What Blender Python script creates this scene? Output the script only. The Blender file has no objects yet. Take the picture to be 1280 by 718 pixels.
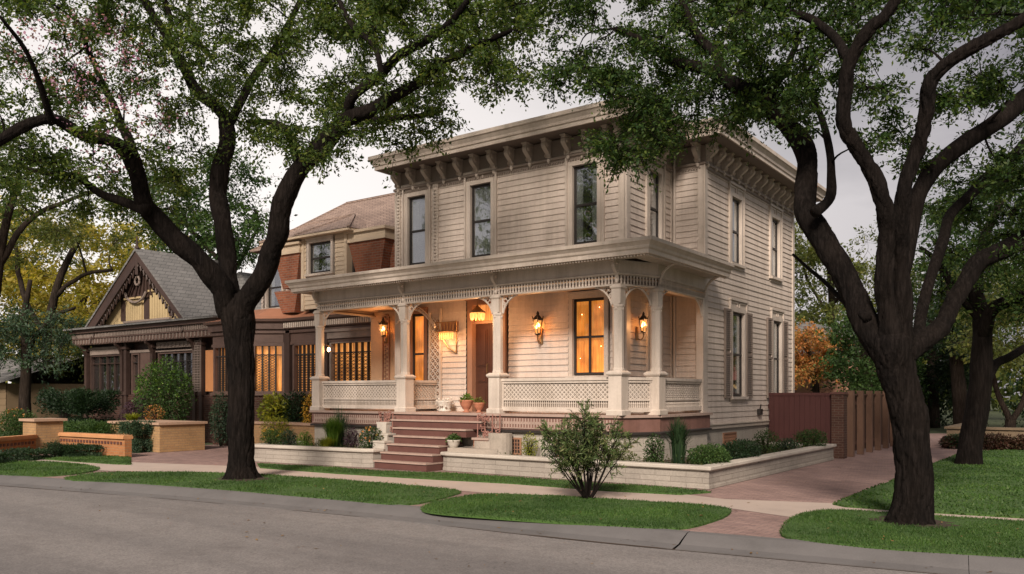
import bpy, math, random
import numpy as np
from mathutils import Vector, noise
random.seed(7)
PI = math.pi
R = math.radians
scene = bpy.context.scene
COL = scene.collection

# ------------------------------------------------------------------ camera
# the photograph was taken from the far side of the street, eye height 1.7 m
CW, CH = 1280.0, 718.0
FPX, HORY, EYE = 1030.0, 493.0, 1.7
CA, SA = 0.8096, 0.5870
def at(px, py, depth):
    """world point seen at a place of the photograph, at a chosen distance"""
    a = (px - CW / 2) / FPX
    return Vector((depth * (a * CA - SA), depth * (a * SA + CA), EYE + depth * (HORY - py) / FPX))
def gp(px, py, z=0.0):
    return at(px, py, (EYE - z) * FPX / (py - HORY))

cam = bpy.data.cameras.new('camera'); camo = bpy.data.objects.new('camera', cam); COL.objects.link(camo)
camo.location = (0, 0, EYE)
camo.rotation_euler = (R(90), 0, math.atan2(SA, CA))
cam.sensor_width = 36.0
cam.lens = FPX / CW * 36.0
cam.shift_y = (HORY - CH / 2) / CW
cam.clip_end = 2500
scene.camera = camo

# ------------------------------------------------------------------ materials
def hexmix(c, k): return tuple(max(0, min(1, x * k)) for x in c[:3])
def newmat(name):
    m = bpy.data.materials.new(name); m.use_nodes = True
    nt = m.node_tree; b = nt.nodes['Principled BSDF']
    return m, nt, b
def rgba(c): return (c[0], c[1], c[2], 1)
def ramp(nt, fac, stops):
    r = nt.nodes.new('ShaderNodeValToRGB'); e = r.color_ramp.elements
    e[0].position = stops[0][0]; e[0].color = rgba(stops[0][1])
    e[1].position = stops[-1][0]; e[1].color = rgba(stops[-1][1])
    for p, c in stops[1:-1]:
        k = e.new(p); k.color = rgba(c)
    nt.links.new(fac, r.inputs['Fac']); return r.outputs['Color']
def noise_tex(nt, vec, scale, detail=6, rough=0.6):
    n = nt.nodes.new('ShaderNodeTexNoise'); n.inputs['Scale'].default_value = scale
    n.inputs['Detail'].default_value = detail; n.inputs['Roughness'].default_value = rough
    nt.links.new(vec, n.inputs['Vector']); return n.outputs['Fac']
def position(nt, scale=(1, 1, 1)):
    g = nt.nodes.new('ShaderNodeNewGeometry')
    m = nt.nodes.new('ShaderNodeMapping'); m.inputs['Scale'].default_value = scale
    nt.links.new(g.outputs['Position'], m.inputs['Vector']); return m.outputs['Vector']
def mixc(nt, fac, a, b, mode='MIX'):
    x = nt.nodes.new('ShaderNodeMix'); x.data_type = 'RGBA'; x.blend_type = mode
    for s, v in ((x.inputs[0], fac), (x.inputs[6], a), (x.inputs[7], b)):
        if isinstance(v, (int, float)): s.default_value = v
        elif isinstance(v, tuple): s.default_value = rgba(v)
        else: nt.links.new(v, s)
    return x.outputs[2]
def bump(nt, h, b, strength=0.3, dist=0.01):
    n = nt.nodes.new('ShaderNodeBump'); n.inputs['Strength'].default_value = strength
    n.inputs['Distance'].default_value = dist
    nt.links.new(h, n.inputs['Height']); nt.links.new(n.outputs[0], b.inputs['Normal'])

def mottled(name, c, var=0.18, scale=3.0, rough=0.7, fine=40.0, bmp=0.15, zs=1.0, spec=0.35, metal=0.0, streak=0):
    """paint, plaster, stone: base colour with broad and fine uneven wear"""
    m, nt, b = newmat(name)
    v = position(nt, (1, 1, zs))
    n1 = noise_tex(nt, v, scale, 8, 0.65)
    n2 = noise_tex(nt, v, fine, 4, 0.6)
    col = ramp(nt, n1, [(0.25, hexmix(c, 1 - var)), (0.5, c), (0.78, hexmix(c, 1 + var * 0.6))])
    col = mixc(nt, 0.22, col, ramp(nt, n2, [(0.3, hexmix(c, 0.7)), (0.7, hexmix(c, 1.2))]))
    if streak:
        st = noise_tex(nt, position(nt, (1, 1, .09)), 5, 6, .7); col = mixc(nt, 1.0, col, ramp(nt, st, [(.36, (1 - streak, 1 - streak * 1.1, 1 - streak * 1.25)), (.56, (1, 1, 1))]), 'MULTIPLY')
    nt.links.new(col, b.inputs['Base Color'])
    b.inputs['Roughness'].default_value = rough
    b.inputs['Specular IOR Level'].default_value = spec
    b.inputs['Metallic'].default_value = metal
    bump(nt, n2, b, bmp, 0.01)
    return m

def bricks(name, c1, c2, mortar, bw, bh, vertical=True, rot=0.0, msize=0.012, offset=0.5, var=0.35, bmp=0.5, rough=0.85):
    m, nt, b = newmat(name)
    g = nt.nodes.new('ShaderNodeNewGeometry'); s = nt.nodes.new('ShaderNodeSeparateXYZ')
    nt.links.new(g.outputs['Position'], s.inputs[0])
    cmb = nt.nodes.new('ShaderNodeCombineXYZ')
    if vertical:
        ad = nt.nodes.new('ShaderNodeMath'); ad.operation = 'ADD'
        nt.links.new(s.outputs[0], ad.inputs[0]); nt.links.new(s.outputs[1], ad.inputs[1])
        nt.links.new(ad.outputs[0], cmb.inputs[0]); nt.links.new(s.outputs[2], cmb.inputs[1])
    else:
        nt.links.new(s.outputs[0], cmb.inputs[0]); nt.links.new(s.outputs[1], cmb.inputs[1])
    mp = nt.nodes.new('ShaderNodeMapping'); mp.inputs['Rotation'].default_value = (0, 0, rot)
    nt.links.new(cmb.outputs[0], mp.inputs['Vector'])
    t = nt.nodes.new('ShaderNodeTexBrick')
    t.inputs['Color1'].default_value = rgba(c1); t.inputs['Color2'].default_value = rgba(c2)
    t.inputs['Mortar'].default_value = rgba(mortar); t.inputs['Scale'].default_value = 1.0
    t.inputs['Mortar Size'].default_value = msize; t.inputs['Mortar Smooth'].default_value = 0.3
    t.inputs['Brick Width'].default_value = bw; t.inputs['Row Height'].default_value = bh; t.offset = offset
    nt.links.new(mp.outputs[0], t.inputs['Vector'])
    n = noise_tex(nt, position(nt), 1.3, 8, 0.7)
    n2 = noise_tex(nt, position(nt), 30, 4, 0.7)
    k = ramp(nt, n, [(0.3, (1 - var,) * 3), (0.7, (1 + 0.0, 1.0, 1.0))])
    col = mixc(nt, 1.0, t.outputs['Color'], k, 'MULTIPLY')
    col = mixc(nt, 0.6, col, ramp(nt, n2, [(0.3, (0.6, 0.6, 0.6)), (0.7, (1, 1, 1))]), 'MULTIPLY')
    nt.links.new(col, b.inputs['Base Color']); b.inputs['Roughness'].default_value = rough
    b.inputs['Specular IOR Level'].default_value = 0.25
    iv = nt.nodes.new('ShaderNodeMath'); iv.operation = 'SUBTRACT'; iv.inputs[0].default_value = 1
    nt.links.new(t.outputs['Fac'], iv.inputs[1]); bump(nt, iv.outputs[0], b, bmp, 0.008)
    return m

def leafmat(name, cols, trans=0.35, rough=0.55, scale=0.9):
    """leaves: each leaf its own tint, clumps of the crown a little different from each other"""
    m, nt, b = newmat(name)
    g = nt.nodes.new('ShaderNodeNewGeometry')
    c1 = ramp(nt, g.outputs['Random Per Island'], [(i / max(1, len(cols) - 1), c) for i, c in enumerate(cols)])
    n = noise_tex(nt, position(nt), scale, 3, 0.5)
    k = ramp(nt, n, [(0.35, (0.62, 0.66, 0.62)), (0.65, (1.15, 1.12, 0.95))])
    col = mixc(nt, 1.0, c1, k, 'MULTIPLY')
    nt.links.new(col, b.inputs['Base Color']); b.inputs['Roughness'].default_value = rough
    b.inputs['Specular IOR Level'].default_value = 0.3
    tr = nt.nodes.new('ShaderNodeBsdfTranslucent')
    tc = mixc(nt, 1.0, col, (1.25, 1.3, 0.6), 'MULTIPLY'); nt.links.new(tc, tr.inputs['Color'])
    mx = nt.nodes.new('ShaderNodeMixShader'); mx.inputs[0].default_value = trans
    nt.links.new(b.outputs[0], mx.inputs[1]); nt.links.new(tr.outputs[0], mx.inputs[2])
    nt.links.new(mx.outputs[0], nt.nodes['Material Output'].inputs['Surface'])
    return m

def barkmat(name, c):
    m, nt, b = newmat(name)
    v = position(nt, (1, 1, 0.10))
    n1 = noise_tex(nt, v, 26, 5, 0.7); n2 = noise_tex(nt, position(nt), 2.0, 6, 0.6); n3 = noise_tex(nt, position(nt, (1, 1, .4)), 60, 4, .6)
    col = ramp(nt, n1, [(0.38, hexmix(c, 0.15)), (0.5, c), (0.64, hexmix(c, 2.8))])
    col = mixc(nt, 0.5, col, ramp(nt, n2, [(0.3, hexmix(c, 0.6)), (0.7, (c[0] * 1.8, c[1] * 1.6, c[2] * 1.35))]))
    nt.links.new(col, b.inputs['Base Color']); b.inputs['Roughness'].default_value = 0.95
    b.inputs['Specular IOR Level'].default_value = 0.1
    ad = nt.nodes.new('ShaderNodeMath'); ad.operation = 'ADD'; nt.links.new(n1, ad.inputs[0])
    ml = nt.nodes.new('ShaderNodeMath'); ml.operation = 'MULTIPLY'; ml.inputs[1].default_value = .3
    nt.links.new(n3, ml.inputs[0]); nt.links.new(ml.outputs[0], ad.inputs[1])
    bump(nt, ad.outputs[0], b, 1.0, 0.035)
    return m

def emitmat(name, c, strength):
    m, nt, b = newmat(name)
    b.inputs['Base Color'].default_value = rgba(hexmix(c, 0.5))
    b.inputs['Emission Color'].default_value = rgba(c); b.inputs['Emission Strength'].default_value = strength
    return m

def litpane(name, ca, cb, strength, wscale=9.0):
    """a lit room seen through drawn curtains: folds of cloth, brighter where the lamp hangs"""
    m, nt, b = newmat(name)
    g = nt.nodes.new('ShaderNodeNewGeometry'); s = nt.nodes.new('ShaderNodeSeparateXYZ')
    nt.links.new(g.outputs['Position'], s.inputs[0])
    ad = nt.nodes.new('ShaderNodeMath'); ad.operation = 'ADD'
    nt.links.new(s.outputs[0], ad.inputs[0]); nt.links.new(s.outputs[1], ad.inputs[1])
    cmb = nt.nodes.new('ShaderNodeCombineXYZ'); nt.links.new(ad.outputs[0], cmb.inputs[0])
    ml = nt.nodes.new('ShaderNodeMath'); ml.operation = 'MULTIPLY'; ml.inputs[1].default_value = 0.06
    nt.links.new(s.outputs[2], ml.inputs[0]); nt.links.new(ml.outputs[0], cmb.inputs[1])
    n = noise_tex(nt, cmb.outputs[0], wscale, 5, 0.7)
    n2 = noise_tex(nt, position(nt), 1.7, 2, 0.5)
    c = ramp(nt, n, [(0.32, ca), (0.68, cb)])
    c = mixc(nt, 1.0, c, ramp(nt, n2, [(0.35, (.55, .5, .45)), (0.7, (1.25, 1.25, 1.25))]), 'MULTIPLY')
    nt.links.new(c, b.inputs['Emission Color']); b.inputs['Emission Strength'].default_value = strength
    nt.links.new(c, b.inputs['Base Color']); b.inputs['Roughness'].default_value = 0.9
    return m

def glassmat(name, tint=(0.9, 0.93, 0.95), refl=0.35):
    m, nt, b = newmat(name)
    nt.nodes.remove(b)
    t = nt.nodes.new('ShaderNodeBsdfTransparent'); t.inputs[0].default_value = rgba(tint)
    gl = nt.nodes.new('ShaderNodeBsdfGlossy'); gl.inputs['Roughness'].default_value = 0.02
    lw = nt.nodes.new('ShaderNodeLayerWeight'); lw.inputs[0].default_value = 0.25
    mr = nt.nodes.new('ShaderNodeMapRange'); mr.inputs['To Min'].default_value = refl; mr.inputs['To Max'].default_value = 0.95
    pw = nt.nodes.new('ShaderNodeMath'); pw.operation = 'POWER'; pw.inputs[1].default_value = 3; nt.links.new(lw.outputs['Facing'], pw.inputs[0]); nt.links.new(pw.outputs[0], mr.inputs['Value'])
    n = noise_tex(nt, position(nt), 2.2, 2, 0.4)
    bp = nt.nodes.new('ShaderNodeBump'); bp.inputs['Strength'].default_value = 0.25; bp.inputs['Distance'].default_value = 0.02
    nt.links.new(n, bp.inputs['Height']); nt.links.new(bp.outputs[0], gl.inputs['Normal'])
    mx = nt.nodes.new('ShaderNodeMixShader'); nt.links.new(mr.outputs[0], mx.inputs[0])
    nt.links.new(t.outputs[0], mx.inputs[1]); nt.links.new(gl.outputs[0], mx.inputs[2])
    nt.links.new(mx.outputs[0], nt.nodes['Material Output'].inputs['Surface'])
    return m

M = {}
M['siding'] = mottled('siding_paint', (0.60, 0.515, 0.45), 0.14, 1.1, 0.62, 22, 0.08, zs=0.5, streak=.16)
M['trim'] = mottled('trim_paint', (0.565, 0.49, 0.425), 0.18, 2.0, 0.5, 30, 0.08, streak=.15)
M['skirt'] = mottled('porch_skirt_paint', (0.20, 0.105, 0.085), 0.25, 4, 0.6, 50, 0.2, streak=.2)
M['trimdark'] = mottled('taupe_trim_paint', (0.40, 0.325, 0.27), 0.16, 2.0, 0.5, 30, 0.08)
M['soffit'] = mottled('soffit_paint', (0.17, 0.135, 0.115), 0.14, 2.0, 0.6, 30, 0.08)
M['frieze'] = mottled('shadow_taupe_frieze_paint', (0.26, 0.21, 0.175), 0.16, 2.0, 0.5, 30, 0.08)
M['ceil'] = mottled('porch_ceiling_paint', (0.55, 0.36, 0.22), 0.14, 2.0, 0.6, 30, 0.08)
M['oldtrim'] = mottled('weathered_trim_paint', (0.43, 0.37, 0.31), 0.25, 3.0, 0.7, 30, 0.15)
M['sash'] = mottled('dark_sash_paint', (0.035, 0.03, 0.028), 0.2, 3, 0.45, 40, 0.05)
M['wood'] = mottled('dark_door_wood', (0.075, 0.03, 0.018), 0.3, 4, 0.4, 60, 0.2, zs=0.1)
M['redwood'] = mottled('red_brown_paint', (0.115, 0.052, 0.043), 0.25, 4, 0.55, 50, 0.2)
M['casing'] = mottled('brown_casing_paint', (0.30, 0.16, 0.10), 0.2, 3, 0.5, 40, 0.1)
M['tread'] = mottled('worn_tread_paint', (0.37, 0.27, 0.225), 0.25, 5, 0.6, 50, 0.2)
M['stone'] = mottled('cream_stone', (0.47, 0.425, 0.37), 0.28, 1.6, 0.85, 25, 0.5)
M['creambrick'] = bricks('cream_brick', (0.45, 0.405, 0.35), (0.38, 0.34, 0.295), (0.27, 0.235, 0.20), 0.62, 0.098, msize=0.006, var=0.28)
M['stucco'] = bricks('pale_block_foundation', (0.52, 0.47, 0.40), (0.47, 0.42, 0.36), (0.36, 0.32, 0.27), 0.8, 0.26, msize=0.008, var=0.3)
M['redbrick'] = bricks('red_brick', (0.44, 0.15, 0.075), (0.31, 0.10, 0.055), (0.34, 0.22, 0.16), 0.22, 0.075, var=0.5)
M['darkbrick'] = bricks('dark_brick', (0.085, 0.035, 0.025), (0.06, 0.028, 0.022), (0.10, 0.07, 0.055), 0.22, 0.075, var=0.4)
M['tanbrick'] = bricks('tan_brick', (0.50, 0.31, 0.15), (0.43, 0.26, 0.13), (0.36, 0.25, 0.15), 0.24, 0.075, msize=0.008, var=0.3)
M['orangebrick'] = bricks('orange_brick', (0.52, 0.22, 0.09), (0.42, 0.17, 0.07), (0.40, 0.25, 0.14), 0.24, 0.075, msize=0.008, var=0.3)
M['paving'] = bricks('brick_paving', (0.43, 0.29, 0.255), (0.33, 0.22, 0.20), (0.21, 0.165, 0.15), 0.22, 0.11, vertical=False, rot=0.12, msize=0.006, var=0.35, bmp=0.35)
M['slate'] = bricks('grey_shingles', (0.24, 0.235, 0.23), (0.19, 0.187, 0.183), (0.10, 0.10, 0.10), 0.33, 0.15, msize=0.010, var=0.25)
M['rooftile'] = bricks('brown_shingles', (0.42, 0.31, 0.255), (0.33, 0.24, 0.20), (0.15, 0.11, 0.09), 0.26, 0.085, msize=0.010, var=0.3)
M['copper'] = mottled('copper_canopy', (0.42, 0.19, 0.11), 0.2, 2.5, 0.55, 30, 0.1)
M['darkwood'] = mottled('dark_stained_wood', (0.055, 0.034, 0.028), 0.35, 4, 0.5, 50, 0.2)
M['midwood'] = mottled('brown_stained_wood', (0.105, 0.066, 0.054), 0.35, 4, 0.55, 50, 0.2)
M['greywood'] = mottled('grey_weathered_wood', (0.22, 0.175, 0.15), 0.35, 4, 0.7, 50, 0.2)
M['yellowwall'] = mottled('ochre_gable_paint', (0.43, 0.33, 0.18), 0.2, 2, 0.7, 40, 0.1)
M['orangewood'] = mottled('orange_lit_panel', (0.50, 0.22, 0.09), 0.2, 2, 0.5, 40, 0.1, zs=.2)
M['concrete'] = mottled('sidewalk_concrete', (0.44, 0.36, 0.31), 0.18, 1.2, 0.9, 45, 0.3)
M['kerb'] = mottled('kerb_concrete', (0.135, 0.128, 0.126), 0.30, 1.4, 0.9, 50, 0.4)
M['soil'] = mottled('soil', (0.05, 0.035, 0.025), 0.4, 6, 1.0, 60, 1.0)
M['metal'] = mottled('weathered_iron', (0.045, 0.038, 0.033), 0.3, 8, 0.5, 60, 0.2, metal=0.4)
M['brass'] = mottled('aged_brass', (0.30, 0.18, 0.08), 0.3, 8, 0.4, 60, 0.2, metal=0.7)
M['terracotta'] = mottled('terracotta', (0.42, 0.17, 0.10), 0.3, 8, 0.8, 60, 0.3)
M['white'] = mottled('white_cast_stone', (0.60, 0.56, 0.50), 0.25, 10, 0.8, 60, 0.3)
M['tanwood'] = mottled('tan_fence_post', (0.145, 0.082, 0.055), 0.3, 5, 0.7, 50, 0.3, zs=.3)
M['curtain'] = mottled('white_net_curtain', (0.62, 0.60, 0.56), 0.2, 5, 0.9, 30, 0.2, zs=0.05)
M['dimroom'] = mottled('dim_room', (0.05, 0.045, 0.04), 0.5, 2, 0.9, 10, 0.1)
M['glass'] = glassmat('window_glass')
M['clearglass'] = glassmat('clear_window_glass', (0.97, 0.95, 0.9), 0.05)
M['lit'] = litpane('lit_curtain', (0.70, 0.21, 0.025), (1.0, 0.47, 0.11), 0.82, 16)
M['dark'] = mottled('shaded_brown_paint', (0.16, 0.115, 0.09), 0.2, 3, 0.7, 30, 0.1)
M['litdim'] = litpane('lit_curtain_dim', (0.38, 0.12, 0.025), (1.0, 0.48, 0.15), 0.9, 14)
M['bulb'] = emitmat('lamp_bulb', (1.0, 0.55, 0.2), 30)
M['lampglass'] = emitmat('amber_lamp_glass', (1.0, 0.40, 0.10), 1.7)
M['russet'] = leafmat('russet_leaves', [(0.05, 0.022, 0.018), (0.08, 0.035, 0.025), (0.04, 0.04, 0.02)], 0.3, scale=1)
M['bark'] = barkmat('bark', (0.0085, 0.0068, 0.0062))
M['barkfar'] = barkmat('far_bark', (0.024, 0.019, 0.016))
M['leafL'] = leafmat('elm_leaves', [(0.04, 0.072, 0.022), (0.065, 0.115, 0.03), (0.10, 0.155, 0.038), (0.18, 0.21, 0.055)], 0.5)
M['leafR'] = leafmat('oak_leaves', [(0.026, 0.058, 0.020), (0.042, 0.088, 0.026), (0.066, 0.12, 0.032), (0.12, 0.165, 0.04)], 0.42)
M['leafyellow'] = leafmat('yellow_green_leaves', [(0.30, 0.29, 0.07), (0.45, 0.38, 0.10), (0.55, 0.44, 0.13), (0.20, 0.23, 0.06)], 0.65, scale=.3)
M['leafolive'] = leafmat('olive_leaves', [(0.08, 0.11, 0.035), (0.13, 0.16, 0.05), (0.20, 0.20, 0.06)], 0.5, scale=.4)
M['leafgreen'] = leafmat('mid_green_leaves', [(0.03, 0.07, 0.022), (0.05, 0.10, 0.03), (0.08, 0.14, 0.04)], 0.4, scale=.5)
M['leafdark'] = leafmat('dark_green_leaves', [(0.012, 0.03, 0.014), (0.02, 0.045, 0.02), (0.03, 0.06, 0.025)], 0.3, scale=.6)
M['leafblue'] = leafmat('blue_green_leaves', [(0.03, 0.06, 0.04), (0.045, 0.085, 0.05), (0.07, 0.11, 0.07)], 0.3, scale=.6)
M['leafbright'] = leafmat('bright_green_leaves', [(0.06, 0.13, 0.02), (0.10, 0.20, 0.03), (0.16, 0.26, 0.05)], 0.4, scale=2)
M['leaflime'] = leafmat('lime_leaves', [(0.22, 0.24, 0.03), (0.34, 0.34, 0.04), (0.12, 0.18, 0.03)], 0.4, scale=2)
M['leaforange'] = leafmat('orange_blossom_leaves', [(0.62, 0.20, 0.07), (0.22, 0.22, 0.06), (0.55, 0.18, 0.06), (0.6, 0.36, 0.16)], 0.4, scale=.6)
M['petalpink'] = leafmat('pink_petals', [(0.55, 0.26, 0.50), (0.62, 0.38, 0.58), (0.42, 0.16, 0.36)], 0.5, scale=1)
M['petalpurple'] = leafmat('purple_leaves', [(0.03, 0.012, 0.03), (0.06, 0.025, 0.05), (0.09, 0.05, 0.08)], 0.3, scale=1)
M['petalyellow'] = leafmat('yellow_petals', [(0.65, 0.42, 0.05), (0.6, 0.3, 0.05), (0.7, 0.55, 0.1)], 0.3, scale=2)
M['needle'] = leafmat('narrow_leaves', [(0.06, 0.10, 0.035), (0.09, 0.14, 0.05), (0.14, 0.19, 0.075), (0.19, 0.16, 0.10)], 0.3, scale=3)
M['turf'] = mottled('turf', (0.05, 0.10, 0.022), 0.3, 1.5, 1.0, 60, 0.8)
M['grass'] = leafmat('grass_blades', [(0.038, 0.09, 0.022), (0.052, 0.115, 0.028), (0.07, 0.145, 0.034), (0.10, 0.155, 0.05)], 0.35, scale=0.8)
def roadmat():
    m, nt, b = newmat('worn_road')
    v = position(nt)
    n1 = noise_tex(nt, position(nt, (0.35, 1, 1)), 0.5, 8, 0.6); n2 = noise_tex(nt, v, 90, 4, 0.8); n3 = noise_tex(nt, v, 7, 6, 0.7)
    c = (0.212, 0.200, 0.195)
    col = ramp(nt, n1, [(0.3, hexmix(c, 0.78)), (0.55, c), (0.75, hexmix(c, 1.22))])
    col = mixc(nt, 0.55, col, ramp(nt, n2, [(0.3, hexmix(c, 0.45)), (0.7, hexmix(c, 1.6))]))
    n4 = noise_tex(nt, v, 38, 3, .7); col = mixc(nt, .8, col, ramp(nt, n4, [(.36, (.62, .62, .62)), (.5, (1, 1, 1)), (.66, (1.35, 1.33, 1.3))]), 'MULTIPLY')
    n5 = noise_tex(nt, v, .9, 9, .75); col = mixc(nt, 1.0, col, ramp(nt, n5, [(.34, (.80, .79, .79)), (.5, (1, 1, 1))]), 'MULTIPLY')
    col = mixc(nt, 0.25, col, ramp(nt, n3, [(0.35, hexmix(c, 0.6)), (0.65, hexmix(c, 1.25))]))
    lg = noise_tex(nt, position(nt, (.05, .55, 1)), 1.5, 5, .6); col = mixc(nt, 1.0, col, ramp(nt, lg, [(.36, (.78, .77, .77)), (.6, (1.06, 1.04, 1.02))]), 'MULTIPLY')
    nt.links.new(col, b.inputs['Base Color']); b.inputs['Roughness'].default_value = 0.85
    b.inputs['Specular IOR Level'].default_value = 0.3
    bump(nt, n2, b, 0.6, 0.01)
    return m
M['road'] = roadmat()

# ------------------------------------------------------------------ mesh collecting
class Frame:
    def __init__(s, o, u, n): s.o = Vector((o[0], o[1], 0)); s.u = Vector((u[0], u[1], 0)); s.n = Vector((n[0], n[1], 0))
    def p(s, a, b, z):
        q = s.o + s.u * a + s.n * b; return (q.x, q.y, z)
    def w(s, a, b, z): return Vector(s.p(a, b, z))
WORLD = Frame((0, 0), (1, 0), (0, 1))

class MB:
    def __init__(s): s.v = []; s.f = []
    def add(s, vs, fs):
        k = len(s.v); s.v += [tuple(v) for v in vs]; s.f += [tuple(i + k for i in f) for f in fs]
    def hexa(s, p):
        s.add(p, [(0, 3, 2, 1), (4, 5, 6, 7), (0, 1, 5, 4), (1, 2, 6, 5), (2, 3, 7, 6), (3, 0, 4, 7)])
    def box(s, x0, x1, y0, y1, z0, z1): s.fbox(WORLD, x0, x1, y0, y1, z0, z1)
    def fbox(s, fr, a0, a1, b0, b1, z0, z1):
        s.hexa([fr.p(a0, b0, z0), fr.p(a1, b0, z0), fr.p(a1, b1, z0), fr.p(a0, b1, z0),
                fr.p(a0, b0, z1), fr.p(a1, b0, z1), fr.p(a1, b1, z1), fr.p(a0, b1, z1)])
    def prism(s, pts, z0, z1):
        n = len(pts)
        s.add([(x, y, z0) for x, y in pts] + [(x, y, z1) for x, y in pts],
              [tuple(reversed(range(n))), tuple(range(n, 2 * n))] + [(i, (i + 1) % n, n + (i + 1) % n, n + i) for i in range(n)])
    def fprism(s, fr, pts, a0, a1):          # profile in (b, z), run along a
        n = len(pts)
        s.add([fr.p(a0, b, z) for b, z in pts] + [fr.p(a1, b, z) for b, z in pts],
              [tuple(reversed(range(n))), tuple(range(n, 2 * n))] + [(i, (i + 1) % n, n + (i + 1) % n, n + i) for i in range(n)])
    def fplate(s, fr, pts, b0, b1):          # outline in (a, z), thickness b
        n = len(pts)
        s.add([fr.p(a, b0, z) for a, z in pts] + [fr.p(a, b1, z) for a, z in pts],
              [tuple(reversed(range(n))), tuple(range(n, 2 * n))] + [(i, (i + 1) % n, n + (i + 1) % n, n + i) for i in range(n)])
    def bar(s, p, q, w, t=None):
        p, q = Vector(p), Vector(q); d = (q - p)
        if d.length < 1e-6: return
        d.normalize(); r = Vector((0, 0, 1)) if abs(d.z) < 0.9 else Vector((0, 1, 0))
        x = d.cross(r).normalized() * (w / 2); y = d.cross(x).normalized() * ((t or w) / 2)
        s.hexa([p - x - y, p + x - y, p + x + y, p - x + y, q - x - y, q + x - y, q + x + y, q - x + y])
    def tube(s, pts, radii, n=8, jit=0.0, cap=True, flare=None):
        pts = [Vector(p) for p in pts]; k = len(pts); base = len(s.v); prev = None
        for i, p in enumerate(pts):
            d = (pts[min(i + 1, k - 1)] - pts[max(i - 1, 0)])
            if d.length < 1e-9: d = Vector((0, 0, 1))
            d.normalize()
            if prev is None:
                r = Vector((1, 0, 0)) if abs(d.x) < 0.9 else Vector((0, 1, 0)); x = (r - d * r.dot(d)).normalized()
            else:
                x = (prev - d * prev.dot(d)).normalized()
            prev = x; y = d.cross(x)
            for j in range(n):
                a = 2 * PI * j / n; rr = radii[i]
                if jit:
                    q = p + (x * math.cos(a) + y * math.sin(a)) * rr
                    rr *= 1 + jit * noise.noise(q * 2.3) * 1.3
                    if n > 30:
                        g = abs(noise.noise(Vector((q.x * 10, q.y * 10, q.z * 1.5)) + noise.noise_vector(q * 5) * .35)); g2 = abs(noise.noise(Vector((q.x * 22, q.y * 22, q.z * 3.2))))
                        rr += min(1, g * 6) * .024 + min(1, g2 * 5) * .009 - .02
                        if flare is not None: rr *= 1 + math.exp(-max(0, q.z) / .13) * (.04 + .55 * max(0, noise.noise(Vector((math.cos(a) * 2.1, math.sin(a) * 2.1, flare)))))
                s.v.append(tuple(p + (x * math.cos(a) + y * math.sin(a)) * rr))
        for i in range(k - 1):
            for j in range(n):
                s.f.append((base + i * n + j, base + i * n + (j + 1) % n, base + (i + 1) * n + (j + 1) % n, base + (i + 1) * n + j))
        if cap:
            s.f.append(tuple(base + j for j in reversed(range(n)))); s.f.append(tuple(base + (k - 1) * n + j for j in range(n)))
    def lathe(s, c, prof, n=12, rot=0.0):
        base = len(s.v)
        for r, z in prof:
            for j in range(n):
                a = rot + 2 * PI * j / n; s.v.append((c[0] + r * math.cos(a), c[1] + r * math.sin(a), c[2] + z))
        for i in range(len(prof) - 1):
            for j in range(n):
                s.f.append((base + i * n + j, base + i * n + (j + 1) % n, base + (i + 1) * n + (j + 1) % n, base + (i + 1) * n + j))
        s.f.append(tuple(base + j for j in reversed(range(n)))); s.f.append(tuple(base + (len(prof) - 1) * n + j for j in range(n)))
    def build(s, name, mat, parent=None, smooth=False):
        off = Vector((0, 0, 0)); q = parent
        while q is not None: off += q.location; q = q.parent
        me = bpy.data.meshes.new(name)
        me.from_pydata([(v[0] - off.x, v[1] - off.y, v[2] - off.z) for v in s.v], [], s.f)
        me.materials.append(M[mat] if isinstance(mat, str) else mat)
        if smooth:
            me.polygons.foreach_set('use_smooth', [True] * len(me.polygons))
        me.update()
        o = bpy.data.objects.new(name, me); COL.objects.link(o)
        if parent is not None: o.parent = parent
        return o

def tag(o, label=None, cat=None, group=None, kind=None):
    if label: o['label'] = label
    if cat: o['category'] = cat
    if group: o['group'] = group
    if kind: o['kind'] = kind
    return o
def thing(name, label, cat, loc, group=None):
    o = bpy.data.objects.new(name, None); COL.objects.link(o); o.location = loc; o.empty_display_size = .2
    return tag(o, label, cat, group)
def part(name, mat, parent, *boxes):
    m = MB()
    for b in boxes: m.box(*b)
    return m.build(name, mat, parent)
def np_mesh(name, V, nper, mat, parent=None):
    """V: (n*nper,3) array of separate polygons with nper corners each"""
    off = Vector((0, 0, 0)); q = parent
    while q is not None: off += q.location; q = q.parent
    V = V - np.array(off); nv = len(V); nf = nv // nper
    me = bpy.data.meshes.new(name)
    me.vertices.add(nv); me.vertices.foreach_set('co', V.astype(np.float32).ravel())
    me.loops.add(nv); me.loops.foreach_set('vertex_index', np.arange(nv, dtype=np.int32))
    me.polygons.add(nf); me.polygons.foreach_set('loop_start', np.arange(0, nv, nper, dtype=np.int32))
    try: me.polygons.foreach_set('loop_total', np.full(nf, nper, dtype=np.int32))
    except Exception: pass
    me.materials.append(M[mat]); me.update(calc_edges=True); me.validate()
    o = bpy.data.objects.new(name, me); COL.objects.link(o)
    if parent is not None: o.parent = parent
    return o

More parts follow.
